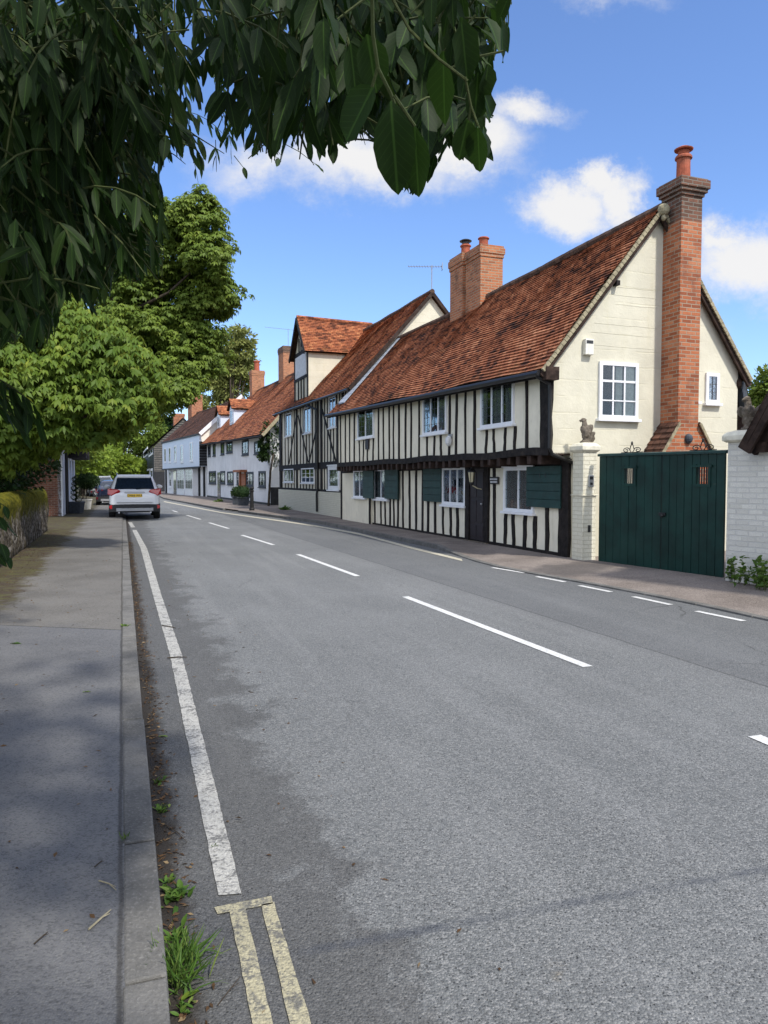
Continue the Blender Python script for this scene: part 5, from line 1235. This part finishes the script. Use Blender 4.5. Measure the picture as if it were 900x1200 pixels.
    for x in (-.55, .55): MB().tube([(x, .0, .27), (x, .25, .27)], .035, 8).build('exhaust', M['silver_trim'], bpo)
    patch('chrome_strip', [(-.36, .005, .985), (.36, .005, .985), (.33, .01, 1.03), (-.33, .01, 1.03)], 'silver_trim', th=.025)
    pl_ = MB(); pl_.hexa([(-.26, -.005, .83), (.26, -.005, .83), (.26, .05, .83), (-.26, .05, .83), (-.26, .02, .945), (.26, .02, .945), (.26, .07, .945), (-.26, .07, .945)]); plo = pl_.build('number_plate', M['plate'], rt)
    if text:
        fc = bpy.data.curves.new('lettering', 'FONT'); fc.body = text; fc.size = .105; fc.align_x = 'CENTER'; fc.extrude = .002; fc.space_character = 1.05
        fo = bpy.data.objects.new('tmp', fc); COL.objects.link(fo); bpy.context.view_layer.update()
        me = bpy.data.meshes.new_from_object(fo); bpy.data.objects.remove(fo); me.materials.clear(); me.materials.append(M['plate_text'])
        lo = bpy.data.objects.new('lettering', me); COL.objects.link(lo); lo.parent = plo; lo.location = (0, -.006, .850); lo.rotation_euler = (R(90)-.2, 0, 0)
    MB().bar((.05, .11, belt+.03), (.42, .13, belt+.06), .02, .02).build('wiper', M['black_plastic'], rt)
    patch('tailgate_seam', [(-.62, -.012, .63), (.62, -.012, .63), (.62, -.012, .638), (-.62, -.012, .638)], 'black_plastic', th=.02)
    if tall: patch('roof_spoiler', [(-.60, .46, top-.11), (.60, .46, top-.11), (.60, .62, top-.03), (-.60, .62, top-.03)], paint, th=.03)
    for o in rt.children: pass
    rt.location = loc; rt.rotation_euler = (0, 0, heading); rt.scale = (scale,)*3
    ORG[rt.name] = Vector(loc)
    return rt
hd = math.atan2(.335, .942)
c0 = G(158.3, 608.5, .02)
car((c0[0], c0[1], .0), hd, 'white four-by-four estate car parked nearest, straddling the left kerb', 'carwhite', 1.09, 'suv', 'OM66 XKA')
c1 = Vector(G(133, 593.5, .02)); car((c1.x, c1.y, .0), hd, 'dark blue car parked directly ahead of the white one', 'cardark', 1.08, 'hatch', None)
c2 = Vector(G(121, 583.2, .02)); car((c2.x, c2.y, .0), hd+.12, 'silver grey estate car farthest up the left pavement', 'carsilver', 1.15, 'suv', None)

# ------------------------------------------------------------------ aerials
def aerial(name, base, h, ln, label, direction):
    t = root('tv_aerial', base, label, 'aerial', 'television aerials'); b = Vector(base)
    MB().tube([b, b+Vector((0, 0, h))], .02, 6).build('mast', M['aerial'], t)
    d = Vector(direction).normalized(); top_ = b+Vector((0, 0, h-.05)); mb = MB(); mb.tube([top_-d*ln*.3, top_+d*ln*.7], .012, 5); s_ = d.cross(Vector((0, 0, 1)))
    for k in range(13): c_ = top_+d*ln*(-.28+k*.08); mb.tube([c_-s_*.17, c_+s_*.17], .006, 4)
    mb.bar(top_-d*ln*.3-Vector((0, 0, .12)), top_-d*ln*.3+Vector((0, 0, .12)), .3, .02); mb.build('boom', M['aerial'], t)
aerial('a', Bp.w(-.9, bR, bZr), 1.0, 1.3, 'television aerial above the framed house gable, beside the twin stack', (-1, .15, .05))
aerial('a', C.w(ax+.4, cR-.3, cZr+2.25), 1.4, 2.6, 'television aerial above the broad brick stack left of the dormer', (-1, .1, .12))
#---PART4---
# ------------------------------------------------------------------ trees
def limbs(mb, base, tips, r0, fork=.45):
    """trunk with limbs bending out to the clump centres"""
    base = Vector(base); top = sum((Vector(t_) for t_ in tips), Vector())/len(tips); hub = base.lerp(Vector((base.x*.4+top.x*.6, base.y*.4+top.y*.6, top.z)), fork)
    mb.tube([base, base.lerp(hub, .08), base.lerp(hub, .5)+Vector((.1, .05, 0))*r0*2, hub], [r0*1.35, r0, r0*.85, r0*.7], 10)
    for t_ in tips:
        t_ = Vector(t_); st0 = base.lerp(hub, random.uniform(.65, 1.0)); m1 = st0.lerp(t_, .45)+Vector((random.uniform(-.3, .3), random.uniform(-.3, .3), (t_-st0).length*.12))
        mb.tube([st0, m1, st0.lerp(t_, .8)+Vector((0, 0, .1)), t_], [r0*.38, r0*.24, r0*.13, r0*.04], 6)
def blob_tree(name, label, base, blobs, m, clump_r, n_cl, per, L_, Wd, palm=5, droop=.5, r0=.3, group=None, hollow=.55, squash=.8, cat='tree', bare=0):
    """blobs: (centre, radius); clumps of leaves sit on and in them"""
    t = root(name, Vector(base), label, cat, group); P_, D_, N_, T_ = [], [], [], []; tips = []
    tot = sum(b[1]**2 for b in blobs)
    for c, r in blobs:
        c = np.array(c); n = max(3, int(n_cl*r*r/tot)); d = rvec(n); rad = r*(hollow+(1.05-hollow)*RNG.uniform(0, 1, (n, 1))**.6)
        cc = c+d*rad*np.array([1, 1, .92]); tips.append(c)
        for q_, dd in zip(cc, d):
            k = per; e_ = rvec(k); e_[:, 2] = e_[:, 2]*.8; rr_ = clump_r*RNG.uniform(.6, 1.25); pts = q_+e_*rr_*RNG.uniform(.35, 1.0, (k, 1))*np.array([1, 1, squash])
            out = e_*.8+dd*.7; out /= np.linalg.norm(out, axis=1)[:, None]
            tone0 = RNG.uniform(0, .45)
            if palm > 1:
                up = out*.7+np.array([0, 0, .9])+RNG.normal(size=(k, 3))*.25; up /= np.linalg.norm(up, axis=1)[:, None]
                ref = np.cross(up, rvec(k)); ref /= np.linalg.norm(ref, axis=1)[:, None]; bi = np.cross(up, ref); tn = np.clip(tone0+RNG.uniform(0, .45, k), 0, 1)
                for j in range(palm):
                    an = 2*math.pi*j/palm*.85; dj = ref*math.cos(an)+bi*math.sin(an)+np.array([0, 0, -droop])
                    P_.append(pts); D_.append(dj); N_.append(up); T_.append(tn)
            else:
                P_.append(pts); D_.append(out+RNG.normal(size=(k, 3))*.5+np.array([0, 0, -droop])); N_.append(out*.5+RNG.normal(size=(k, 3))*.6+np.array([0, 0, .5])); T_.append(np.clip(tone0+RNG.uniform(0, .5, k), 0, 1))
    P_ = np.vstack(P_); D_ = np.vstack(D_); N_ = np.vstack(N_); T_ = np.concatenate(T_); n = len(P_)
    leaves('crown', P_, D_, N_, L_*RNG.uniform(.7, 1.25, n), Wd*RNG.uniform(.7, 1.25, n), m, t, tone=T_)
    mb = MB(); limbs(mb, base, [tuple(x) for x in tips], r0); mb.build('trunk', M['bark'], t, smooth=True)
    return t
def B(lst, dist): return [(tuple(onray(x, y, dist+dz)), r*dist/867) for x, y, r, dz in lst]
tr1 = B([(222, 262, 36, 0), (188, 292, 50, 1), (245, 300, 28, -1), (238, 345, 30, 0), (226, 392, 31, 0), (220, 426, 28, -1), (182, 370, 58, 1), (172, 436, 44, 0), (202, 456, 22, -2), (130, 425, 56, 2), (140, 472, 32, 0), (110, 460, 46, 2), (70, 430, 56, 4), (95, 350, 60, 4), (20, 470, 56, 4), (108, 496, 20, 1), (165, 478, 18, 0), (150, 335, 52, 2), (240, 418, 26, 0), (165, 400, 50, 0), (252, 345, 26, 0)], 30)
blob_tree('chestnut_tree', 'tall green chestnut tree rising over the brick flanked house and the road', (-15.8, 28.4, 0), tr1, 'chestnut_leaf', .55, 1550, 30, .185, .078, 5, .6, .38)
tr2 = B([(70, 400, 48, 0), (115, 425, 45, -1), (155, 440, 32, -1.5), (60, 455, 48, -1), (105, 470, 42, -1), (10, 430, 55, 0), (30, 490, 40, -.5), (70, 497, 22, -1), (145, 470, 20, -2), (5, 520, 30, 0), (-30, 480, 60, 0), (40, 350, 50, 2)], 18)
blob_tree('chestnut_tree', 'yellow-green horse chestnut with sunlit drooping leaves hanging over the mossy wall', (-10.6, 17.0, 0), tr2, 'yellowing_leaf', .42, 700, 26, .165, .062, 5, .9, .28)
hd_ = B([(8, 540, 32, 2), (38, 548, 22, 2), (-25, 555, 36, 0), (20, 560, 16, 2), (-60, 560, 40, 0)], 18.5)
blob_tree('evergreen_shrub', 'dark evergreen shrubbery behind the mossy flint wall', (-10.9, 17.2, 0), hd_, 'dark_leaf', .3, 260, 26, .12, .06, 1, .2, .08, cat='shrub')
# beyond the end of the street
blob_tree('roadside_tree', 'bright lime-green tree over the farthest parked cars', (-42, 104, 0), B([(120, 540, 16, 0), (140, 546, 14, 2), (105, 528, 16, 3), (128, 520, 12, 4), (150, 548, 12, 4)], 112), 'bright_leaf', 1.1, 150, 40, .62, .32, 1, .2, .4)
blob_tree('roadside_tree', 'rounded yellow-green bush beyond the white car', (-44, 120, 0), B([(150, 552, 15, 0), (165, 550, 13, 0), (135, 556, 12, 1), (160, 562, 12, 0)], 125), 'bright_leaf', 1.0, 140, 40, .5, .28, 1, .2, .4)
blob_tree('roadside_tree', 'tall mid-green tree behind the dark weatherboarded house', (-48, 135, 0), B([(165, 505, 22, 0), (178, 525, 18, 0), (150, 515, 20, 3), (170, 480, 16, 2), (150, 490, 18, 4), (168, 545, 16, 0)], 145), 'chestnut_leaf', 1.4, 200, 40, .8, .4, 1, .2, .5)
blob_tree('conifer', 'dark distant conifer behind the weatherboarded house roof', (-50, 170, 0), B([(188, 505, 12, 0), (196, 498, 10, 0), (182, 520, 12, 0), (200, 512, 10, 0), (192, 488, 7, 0)], 175), 'dark_leaf', 1.3, 120, 40, .8, .35, 1, .2, .5)
blob_tree('roadside_tree', 'wispy olive-green tree standing behind the cottage roof and dormers', (-19, 92, 0), B([(272, 400, 15, 0), (284, 412, 13, 0), (262, 430, 16, 0), (280, 438, 18, 0), (290, 400, 7, 0), (268, 455, 18, 0), (245, 475, 14, 0), (292, 425, 8, 0), (255, 452, 12, 0), (277, 388, 7, 0)], 98), 'olive_leaf', .75, 300, 34, .55, .26, 1, .25, .45, hollow=.35)
blob_tree('garden_tree', 'small leafy tree behind the gable at the right edge', (20, 38, 0), B([(893, 462, 11, 0), (905, 450, 16, 0), (890, 478, 10, 0), (910, 470, 20, 0), (897, 444, 7, 0)], 42), 'chestnut_leaf', .45, 150, 30, .28, .13, 1, .25, .2)
for k, (x, y, r_, dd, mm) in enumerate([(-60, 520, 60, 40, 'chestnut_leaf'), (60, 515, 40, 60, 'chestnut_leaf'), (95, 535, 26, 75, 'bright_leaf')]):
    b_ = B([(x, y, r_, 0), (x+r_*.5, y+r_*.2, r_*.7, 2), (x-r_*.5, y+r_*.1, r_*.7, 1)], dd); c = b_[0][0]
    blob_tree('garden_tree', ['spreading green tree far left behind the mossy wall', 'green tree behind the brick flanked house', 'lime-green tree between the chestnut and the far parked cars'][k], (c[0], c[1], 0), b_, mm, .9, 150, 34, .45, .22, 1, .25, .3)

# ------------------------------------------------------------------ the walnut-like tree overhead: trunk left of the camera, boughs and long hanging leaves above the pavement
POLY = [(-900, -900), (1500, -900), (900, -300), (640, -60), (603, 4), (597, 40), (594, 76), (584, 60), (577, 100), (579, 130), (577, 188), (560, 200), (540, 188), (520, 180), (505, 228), (484, 232), (465, 226), (448, 190), (420, 165), (398, 178), (379, 214), (360, 192), (335, 178), (322, 206), (302, 180), (290, 220), (266, 196), (246, 205), (236, 232), (222, 196), (205, 190), (186, 205), (200, 272), (190, 330), (165, 340), (140, 330), (112, 372), (78, 352), (62, 400), (38, 424), (24, 398), (10, 412), (-60, 470), (-900, 800)]
PX = np.array([p[0] for p in POLY], float); PY = np.array([p[1] for p in POLY], float)
def inside(x, y):
    r_ = np.zeros(len(x), bool); j = len(PX)-1
    for i in range(len(PX)):
        c_ = ((PY[i] > y) != (PY[j] > y)) & (x < (PX[j]-PX[i])*(y-PY[i])/(PY[j]-PY[i]+1e-9)+PX[i]); r_ ^= c_; j = i
    return r_
def projn(P):
    z = P[:, 2]-EYE; f = P[:, 1]*_ct-z*_st; u = P[:, 1]*_st+z*_ct; ok = f > .15; f = np.where(ok, f, 1)
    return 450+F_PX*P[:, 0]/f, 600-F_PX*u/f, ok
oh = root('overhanging_tree', K(-3.1, .6, 0), 'big tree overhead with long dark hanging leaves across the top left', 'tree')
trk = K(-3.1, .6, 0)
mb = MB(); hub = trk+Vector((.15, .2, 3.6)); mb.tube([trk, trk+Vector((0, 0, .4)), trk+Vector((.05, .1, 2)), hub], [.34, .27, .24, .21], 12)
boughs = []
for tip, r_ in (((-1.9, 4.2, 4.4), .09), ((-.6, 3.4, 4.3), .08), ((.4, 2.8, 4.0), .06), ((-3.2, 5.4, 4.6), .08), ((-2.6, 3.0, 4.8), .09), ((.9, 1.2, 4.3), .07), ((-.4, -1.5, 5.0), .09), ((-3.5, 3.2, 3.6), .06)):
    t_ = Vector(tip); p1 = hub.lerp(t_, .4)+Vector((0, 0, .7)); p2 = hub.lerp(t_, .75)+Vector((0, 0, .5)); mb.tube([hub-Vector((0, 0, .3)), p1, p2, t_], [r_, r_*.75, r_*.45, r_*.15], 7); boughs.append((p1, p2, t_))
mb.build('trunk', M['bark'], oh, smooth=True)
# compound leaves: a stalk with pairs of drooping leaflets
tw = MB(); Pl, Dl, Nl, Ll, Wl, Tl = [], [], [], [], [], []
def spray(base, dirn, ln, pairs, ll, lw, tone, stalk=True, keep=False):
    base = Vector(base); d_ = Vector(dirn).normalized(); pts = []; cur = base.copy(); dd = d_.copy(); n = pairs+2; loc = []
    for i in range(n): pts.append(cur.copy()); cur = cur+dd*ln/(n-1); dd = (dd+Vector((0, 0, -.22))).normalized()
    for i in range(1, n):
        p = pts[i]; a_ = (pts[i]-pts[i-1]).normalized(); s_ = a_.cross(Vector((random.uniform(-.4, .4), random.uniform(-.4, .4), 1))).normalized()
        for sg in ((-1, 1) if i < n-1 else (0,)):
            q_ = (a_*.6+s_*sg*.6+Vector((0, 0, -1.1))+Vector([random.gauss(0, .18) for _ in range(3)])).normalized()
            loc.append((p, q_, (Vector((random.gauss(0, .5), -.6, .8)))))
    P = np.array([list(x[0]) for x in loc]); D = np.array([list(x[1]) for x in loc]); Nn = np.array([list(x[2]) for x in loc]); k = len(P)
    L_ = ll*RNG.uniform(.75, 1.2, k); tipx = P+D*L_[:, None]*.97
    if not keep:
        offy = random.expovariate(1/13) if random.random() < .8 else 0; offx = random.uniform(-8, 8)
        ok = np.ones(k, bool)
        for Q in (P, tipx, (P+tipx)/2):
            x, y, f = projn(Q); vis = f & (x > -30) & (x < 930) & (y > -30); ok &= ~vis | (inside(x, y) & inside(x+offx, y+offy))
        if not ok.any(): return
        P, D, Nn, L_ = P[ok], D[ok], Nn[ok], L_[ok]; k = len(P)
    Pl.append(P); Dl.append(D); Nl.append(Nn); Ll.append(L_); Wl.append(lw*RNG.uniform(.8, 1.2, k)*L_/ll); Tl.append(np.clip(tone+RNG.uniform(-.2, .2, k), 0, 1))
    if stalk and keep:
        tw.tube(pts, [.0028]*(n-1)+[.0015], 5)
    elif stalk:
        x, y, f = projn(np.array([list(p) for p in pts]))
        g_ = 0
        while g_ < n and (inside(x[g_:g_+1], y[g_:g_+1])[0]): g_ += 1
        if g_ > 1: tw.tube(pts[:g_], [.0022]*(g_-1)+[.0012], 4)
cnt = 0
for _ in range(5200):
    x, y = random.uniform(-60, 620), random.uniform(-60, 470); dist = (random.uniform(1.7, 3.4) if x < 180 else random.uniform(3.4, 6.0) if x < 335 and y > 40 else random.uniform(1.5, 3.2))
    if random.random() > (.62 if x < 165 else (.22 if x < 335 else .40) if y < 45 else .12 if x < 335 else .25): continue
    if not inside(np.array([float(x)]), np.array([float(y)]))[0]: continue
    p = onray(x, y, dist)
    if p.z < 1.75: continue
    big = .10 if x > 335 else .095
    wd = .030 if x > 260 else .021; big *= .9 if x < 335 else 1
    spray(p, (random.gauss(.1, .5), random.gauss(.2, .5), random.uniform(-.9, .2)), random.uniform(.16, .30), random.choice([2, 3, 3]), big*random.uniform(.8, 1.15), wd, random.uniform(.1, .8)); cnt += 1
    if cnt > 2600: break
def casts_left(p):
    k = p.z/math.tan(SUN_EL); q_ = (p.x-SUN_H[0]*k, p.y-SUN_H[1]*k); c_, l_ = toK(q_)
    return c_ < .1+.12*max(0, 2-l_)**2
# canopy added out of view to shade the hanging boughs, leaving the road sunlit
for _ in range(1700):
    p = Vector((random.uniform(-4.5, 3.2), random.uniform(-4.5, 3.6), random.uniform(3.3, 5.2)))
    if not casts_left(p): continue
    vx, vy, vf = projn(np.array([list(p)]))
    if vf[0] and -50 < vx[0] < 950 and vy[0] > -60 and vx[0] > 60: continue
    spray(p, (random.gauss(0, .7), random.gauss(0, .7), random.uniform(-.6, .3)), .28, 3, .15, .06, random.uniform(0, .8), stalk=False)
for _ in range(600):
    p = Vector((random.uniform(-4.8, -2.2), random.uniform(1.5, 6.5), random.uniform(2.6, 4.6)))
    spray(p, (random.gauss(0, .7), random.gauss(0, .7), random.uniform(-.6, .3)), .28, 3, .13, .045, random.uniform(0, .8), stalk=False)
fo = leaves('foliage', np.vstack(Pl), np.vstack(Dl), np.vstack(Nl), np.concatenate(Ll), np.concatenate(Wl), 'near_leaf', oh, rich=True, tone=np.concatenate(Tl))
# the big broad leaflets hanging lowest
Ph, Dh, Nh, Lh, Wh = [], [], [], [], []
for (x0, y0, x1, y1, wpx, dd) in [(438, 100, 404, 168, 44, 1.05), (458, 118, 466, 228, 45, .98), (486, 146, 490, 232, 32, 1.0), (548, 140, 538, 188, 30, 1.25), (560, 148, 562, 202, 28, 1.25), (568, 112, 576, 138, 18, 1.4), (520, 60, 520, 150, 36, 1.3), (560, 85, 556, 145, 28, 1.4), (572, 75, 566, 118, 22, 1.4), (587, 20, 590, 74, 16, 1.6), (430, 40, 442, 110, 34, 1.15), (410, 50, 420, 130, 30, 1.3), (540, 20, 548, 100, 30, 1.4)]:
    a_, b_ = onray(x0, y0, dd), onray(x1, y1, dd*1.02); Ph.append(list(a_)); Dh.append(list(b_-a_)); Lh.append((b_-a_).length); Wh.append(wpx*dd/867); Nh.append([random.gauss(0, .35), -1, .25])
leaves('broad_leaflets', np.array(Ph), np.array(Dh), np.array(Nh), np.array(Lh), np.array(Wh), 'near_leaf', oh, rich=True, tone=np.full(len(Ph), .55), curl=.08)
for path, dd in (([(436, -10), (437, 40), (443, 80), (458, 110), (462, 122)], 1.0), ([(443, 78), (436, 102)], 1.02), ([(462, 112), (486, 148)], .99), ([(545, 90), (552, 125), (549, 142)], 1.28), ([(552, 125), (561, 150)], 1.28), ([(455, -10), (480, 35), (515, 70), (548, 95)], 1.28), ([(0, 40), (20, 58)], 1.8)):
    tw.tube([onray(x, y, dd) for x, y in path], .0022, 6)
tw.build('twigs', M['twig'], oh)
# small spray low at the left edge
Pl.clear(); Dl.clear(); Nl.clear(); Ll.clear(); Wl.clear(); Tl.clear(); tw = MB()
for x, y in ((-8, 440), (2, 448), (-20, 450), (8, 462), (-12, 470)):
    spray(onray(x-6, y, 2.7), (.9, .1, -.35), .13, 2, .09, .022, .4, keep=True)
for x, y in ((-22, 580), (-18, 600), (-26, 625), (-20, 640)): spray(onray(x, y, 2.9), (.7, .2, -.3), .08, 1, .06, .03, .5, keep=True)
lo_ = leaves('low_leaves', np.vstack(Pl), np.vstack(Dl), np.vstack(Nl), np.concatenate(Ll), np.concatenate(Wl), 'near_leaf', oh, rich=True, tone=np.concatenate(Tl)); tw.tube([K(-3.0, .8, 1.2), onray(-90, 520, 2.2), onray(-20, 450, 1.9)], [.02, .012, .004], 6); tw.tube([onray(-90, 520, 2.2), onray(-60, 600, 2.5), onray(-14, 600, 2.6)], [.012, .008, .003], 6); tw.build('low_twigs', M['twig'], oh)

# ------------------------------------------------------------------ weeds, fallen leaves, twigs
def weed(loc, kind, h, n, label, group='weeds growing in the kerb gutter', cat='weed', m='weed_leaf', mirror=None):
    t = root('grass_tuft' if kind == 'grass' else 'weed', Vector(loc), label, cat, group); P_ = np.array(loc)+RNG.normal(size=(n, 3))*np.array([h*.25, h*.35, 0])
    P_[:, 2] = loc[2]
    an = RNG.uniform(0, 2*math.pi, n); D = np.stack([np.cos(an)*RNG.uniform(.2, 1.0, n), np.sin(an)*RNG.uniform(.2, 1.0, n), RNG.uniform(.4, 1.3, n)], 1)
    if kind == 'grass': leaves('blades', P_, D, rvec(n)+np.array([0, 0, 1]), h*RNG.uniform(.5, 1.2, n), .0045+h*.01, m, t, rich=True, curl=.7)
    elif kind == 'leafy': leaves('foliage', P_, D*np.array([1, 1, .5]), np.tile([0., 0., 1.], (n, 1))+RNG.normal(size=(n, 3))*.3, h*RNG.uniform(.35, .9, n), h*.28*RNG.uniform(.6, 1.2, n), m, t, rich=True, curl=.4)
    else:
        sb_ = MB(); Pq = []; Dq = []
        for k in range(max(3, n//25)):
            b_ = Vector(loc)+Vector((random.gauss(0, h*.18), random.gauss(0, h*.18), 0)); tp = b_+Vector((random.gauss(0, h*.2), random.gauss(0, h*.2), h*random.uniform(.6, 1.1))); sb_.tube([b_, b_.lerp(tp, .5)+Vector((.01, 0, 0)), tp], [.004, .003, .001], 5)
            for j in range(25): u = random.uniform(.15, 1); Pq.append(list(b_.lerp(tp, u))); Dq.append([random.gauss(0, 1), random.gauss(0, 1), random.gauss(.3, .4)])
        leaves('foliage', np.array(Pq), np.array(Dq), rvec(len(Pq))+np.array([0, 0, 1.]), h*.16*RNG.uniform(.6, 1.3, len(Pq)), h*.085, m, t, rich=True, curl=.4); sb_.build('stems', M['twig'], t)
    return t
for x, y, kind, h, n, lb in [(211, 1148, 'grass', .13, 150, 'longest tuft of bright grass in the gutter, beside the double yellow lines'), (214, 1122, 'grass', .09, 70, 'thin upper part of the grass clump in the gutter'), (206, 1052, 'leafy', .075, 40, 'leafy green weed in the gutter level with the end of the white line'), (198, 1032, 'leafy', .045, 18, 'small weed above the leafy one in the gutter'),
                         (191, 950, 'leafy', .05, 22, 'weed at the kerb where two kerb stones meet'), (187, 917, 'leafy', .045, 20, 'little weed farthest up the gutter'), (208, 1098, 'leafy', .06, 26, 'broad weed just above the grass clump'), (216, 1180, 'leafy', .05, 22, 'low weed at the bottom of the grass clump'), (252, 992, 'leafy', .02, 14, 'tiny weed growing through the white line')]:
    weed(G(x, y, .001), kind, h, n, lb)
weed(G(146, 983, .1), 'grass', .03, 14, 'tiny tuft in the joint between pavement and kerb'); weed(G(146, 734, .1), 'leafy', .05, 30, 'small moss-like tuft at the pavement joint by the kerb')
for x, y, h, n, lb in [(858, 682, .42, 110, 'leafy weed at the corner of the white brick wall by the gate'), (872, 686, .22, 110, 'low spreading weed under the white brick wall'), (884, 688, .55, 120, 'tallest weed against the white brick wall'), (896, 692, .40, 150, 'dense weed against the white wall at the picture edge'), (865, 685, .20, 90, 'small round weed between the corner weed and the spreading one'), (890, 691, .26, 110, 'bushy low weed in front of the tallest weed by the white wall')]:
    weed(G(x, y, .09), 'stem', h, n, lb, 'weeds along the foot of the white wall')
weed(G(258, 588, .1), 'leafy', .35, 60, 'weedy grass strip by the whitewashed cottage wall', 'weeds at the foot of the old houses'); weed(G(333, 597.5, .1), 'leafy', .35, 60, 'grassy weeds at the left corner of the framed house plinth', 'weeds at the foot of the old houses')
# leaf litter: stuff
n = 5200; c_ = []
def zl(c): return .0985 if c < -.13 else .003
for _ in range(n):
    u = random.random()
    if u < .60: l_ = random.uniform(4, 23); c = -2.35+abs(random.gauss(0, .45))*(1 if l_ > 8 else .5)
    elif u < .90: l_ = random.uniform(.8, 20); c = .02+abs(random.gauss(0, .055))
    else: l_ = random.uniform(.5, 20); c = random.uniform(-2.2, 1.2)
    c_.append(list(K(c, l_, zl(c)+.002)))
n = len(c_); D = RNG.normal(size=(n, 3)); D[:, 2] *= .12; Nn = np.tile([0., 0., 1.], (n, 1))+RNG.normal(size=(n, 3))*.25
tag(leaves('leaf_litter', np.array(c_), D, Nn, RNG.uniform(.012, .045, n), RNG.uniform(.006, .018, n), 'dead_leaf', origin=K(-1, 6, .1)), 'scattered brown leaves along the mossy wall and in the gutter', 'leaves', kind='stuff')
def fallen_leaf(x, y, z, L_, ang, label, m):
    p = np.array([G(x, y, z)]); o = leaves('fallen_leaf', p, np.array([[math.cos(ang), math.sin(ang), .03]]), np.array([[0, .1, 1.]]), L_, L_*.38, m, rich=True, origin=tuple(p[0])); tag(o, label, 'leaf')
fallen_leaf(12, 754, .101, .12, .1, 'pale green fallen leaf on the pavement near the left edge', 'weed_leaf'); fallen_leaf(97, 811, .101, .06, .5, 'small green fallen leaf in the middle of the pavement', 'weed_leaf'); fallen_leaf(186, 863, .006, .06, .3, 'small green fallen leaf in the gutter beside the white line', 'weed_leaf')
fallen_leaf(212, 1172, .01, .07, .9, 'pale broad fallen leaf below the grass clump', 'bright_leaf')
for (x0, y0, x1, y1, z, r_, lb) in [(104, 1089, 130, 1066, .104, .004, 'straw-coloured broken stick on the pavement near the kerb'), (116, 1032, 136, 1043, .104, .003, 'short forked stick on the pavement'), (111, 1016, 120, 1008, .103, .0025, 'tiny stick on the upper pavement'), (40, 1106, 56, 1092, .103, .0025, 'short pale stick at the left of the pavement'), (255, 1178, 281, 1145, .008, .0022, 'thin bent twig with pale leaves beside the double lines'),
                                (193, 966, 219, 987, .008, .0022, 'thin twig lying out of the gutter'), (196, 771, 219, 770, .012, .006, 'dark twig across the white line'), (190, 733, 206, 736, .012, .006, 'bark fragment by the white line')]:
    a_, b_ = Vector(G(x0, y0, z)), Vector(G(x1, y1, z)); mid_ = a_.lerp(b_, .5)+Vector((.004, .006, .003))
    mb = MB().tube([a_, mid_, b_], [r_, r_*.9, r_*.5], 6); mb.tube([mid_, mid_+(b_-a_)*.25+Vector((.012, -.008, .002))], [r_*.6, r_*.3], 5)
    tag(mb.build('stick', M['dead_leaf'] if False else M['mortar_verge'] if r_ > .0029 and z > .05 else M['bark'], None, origin=a_), lb, 'stick')
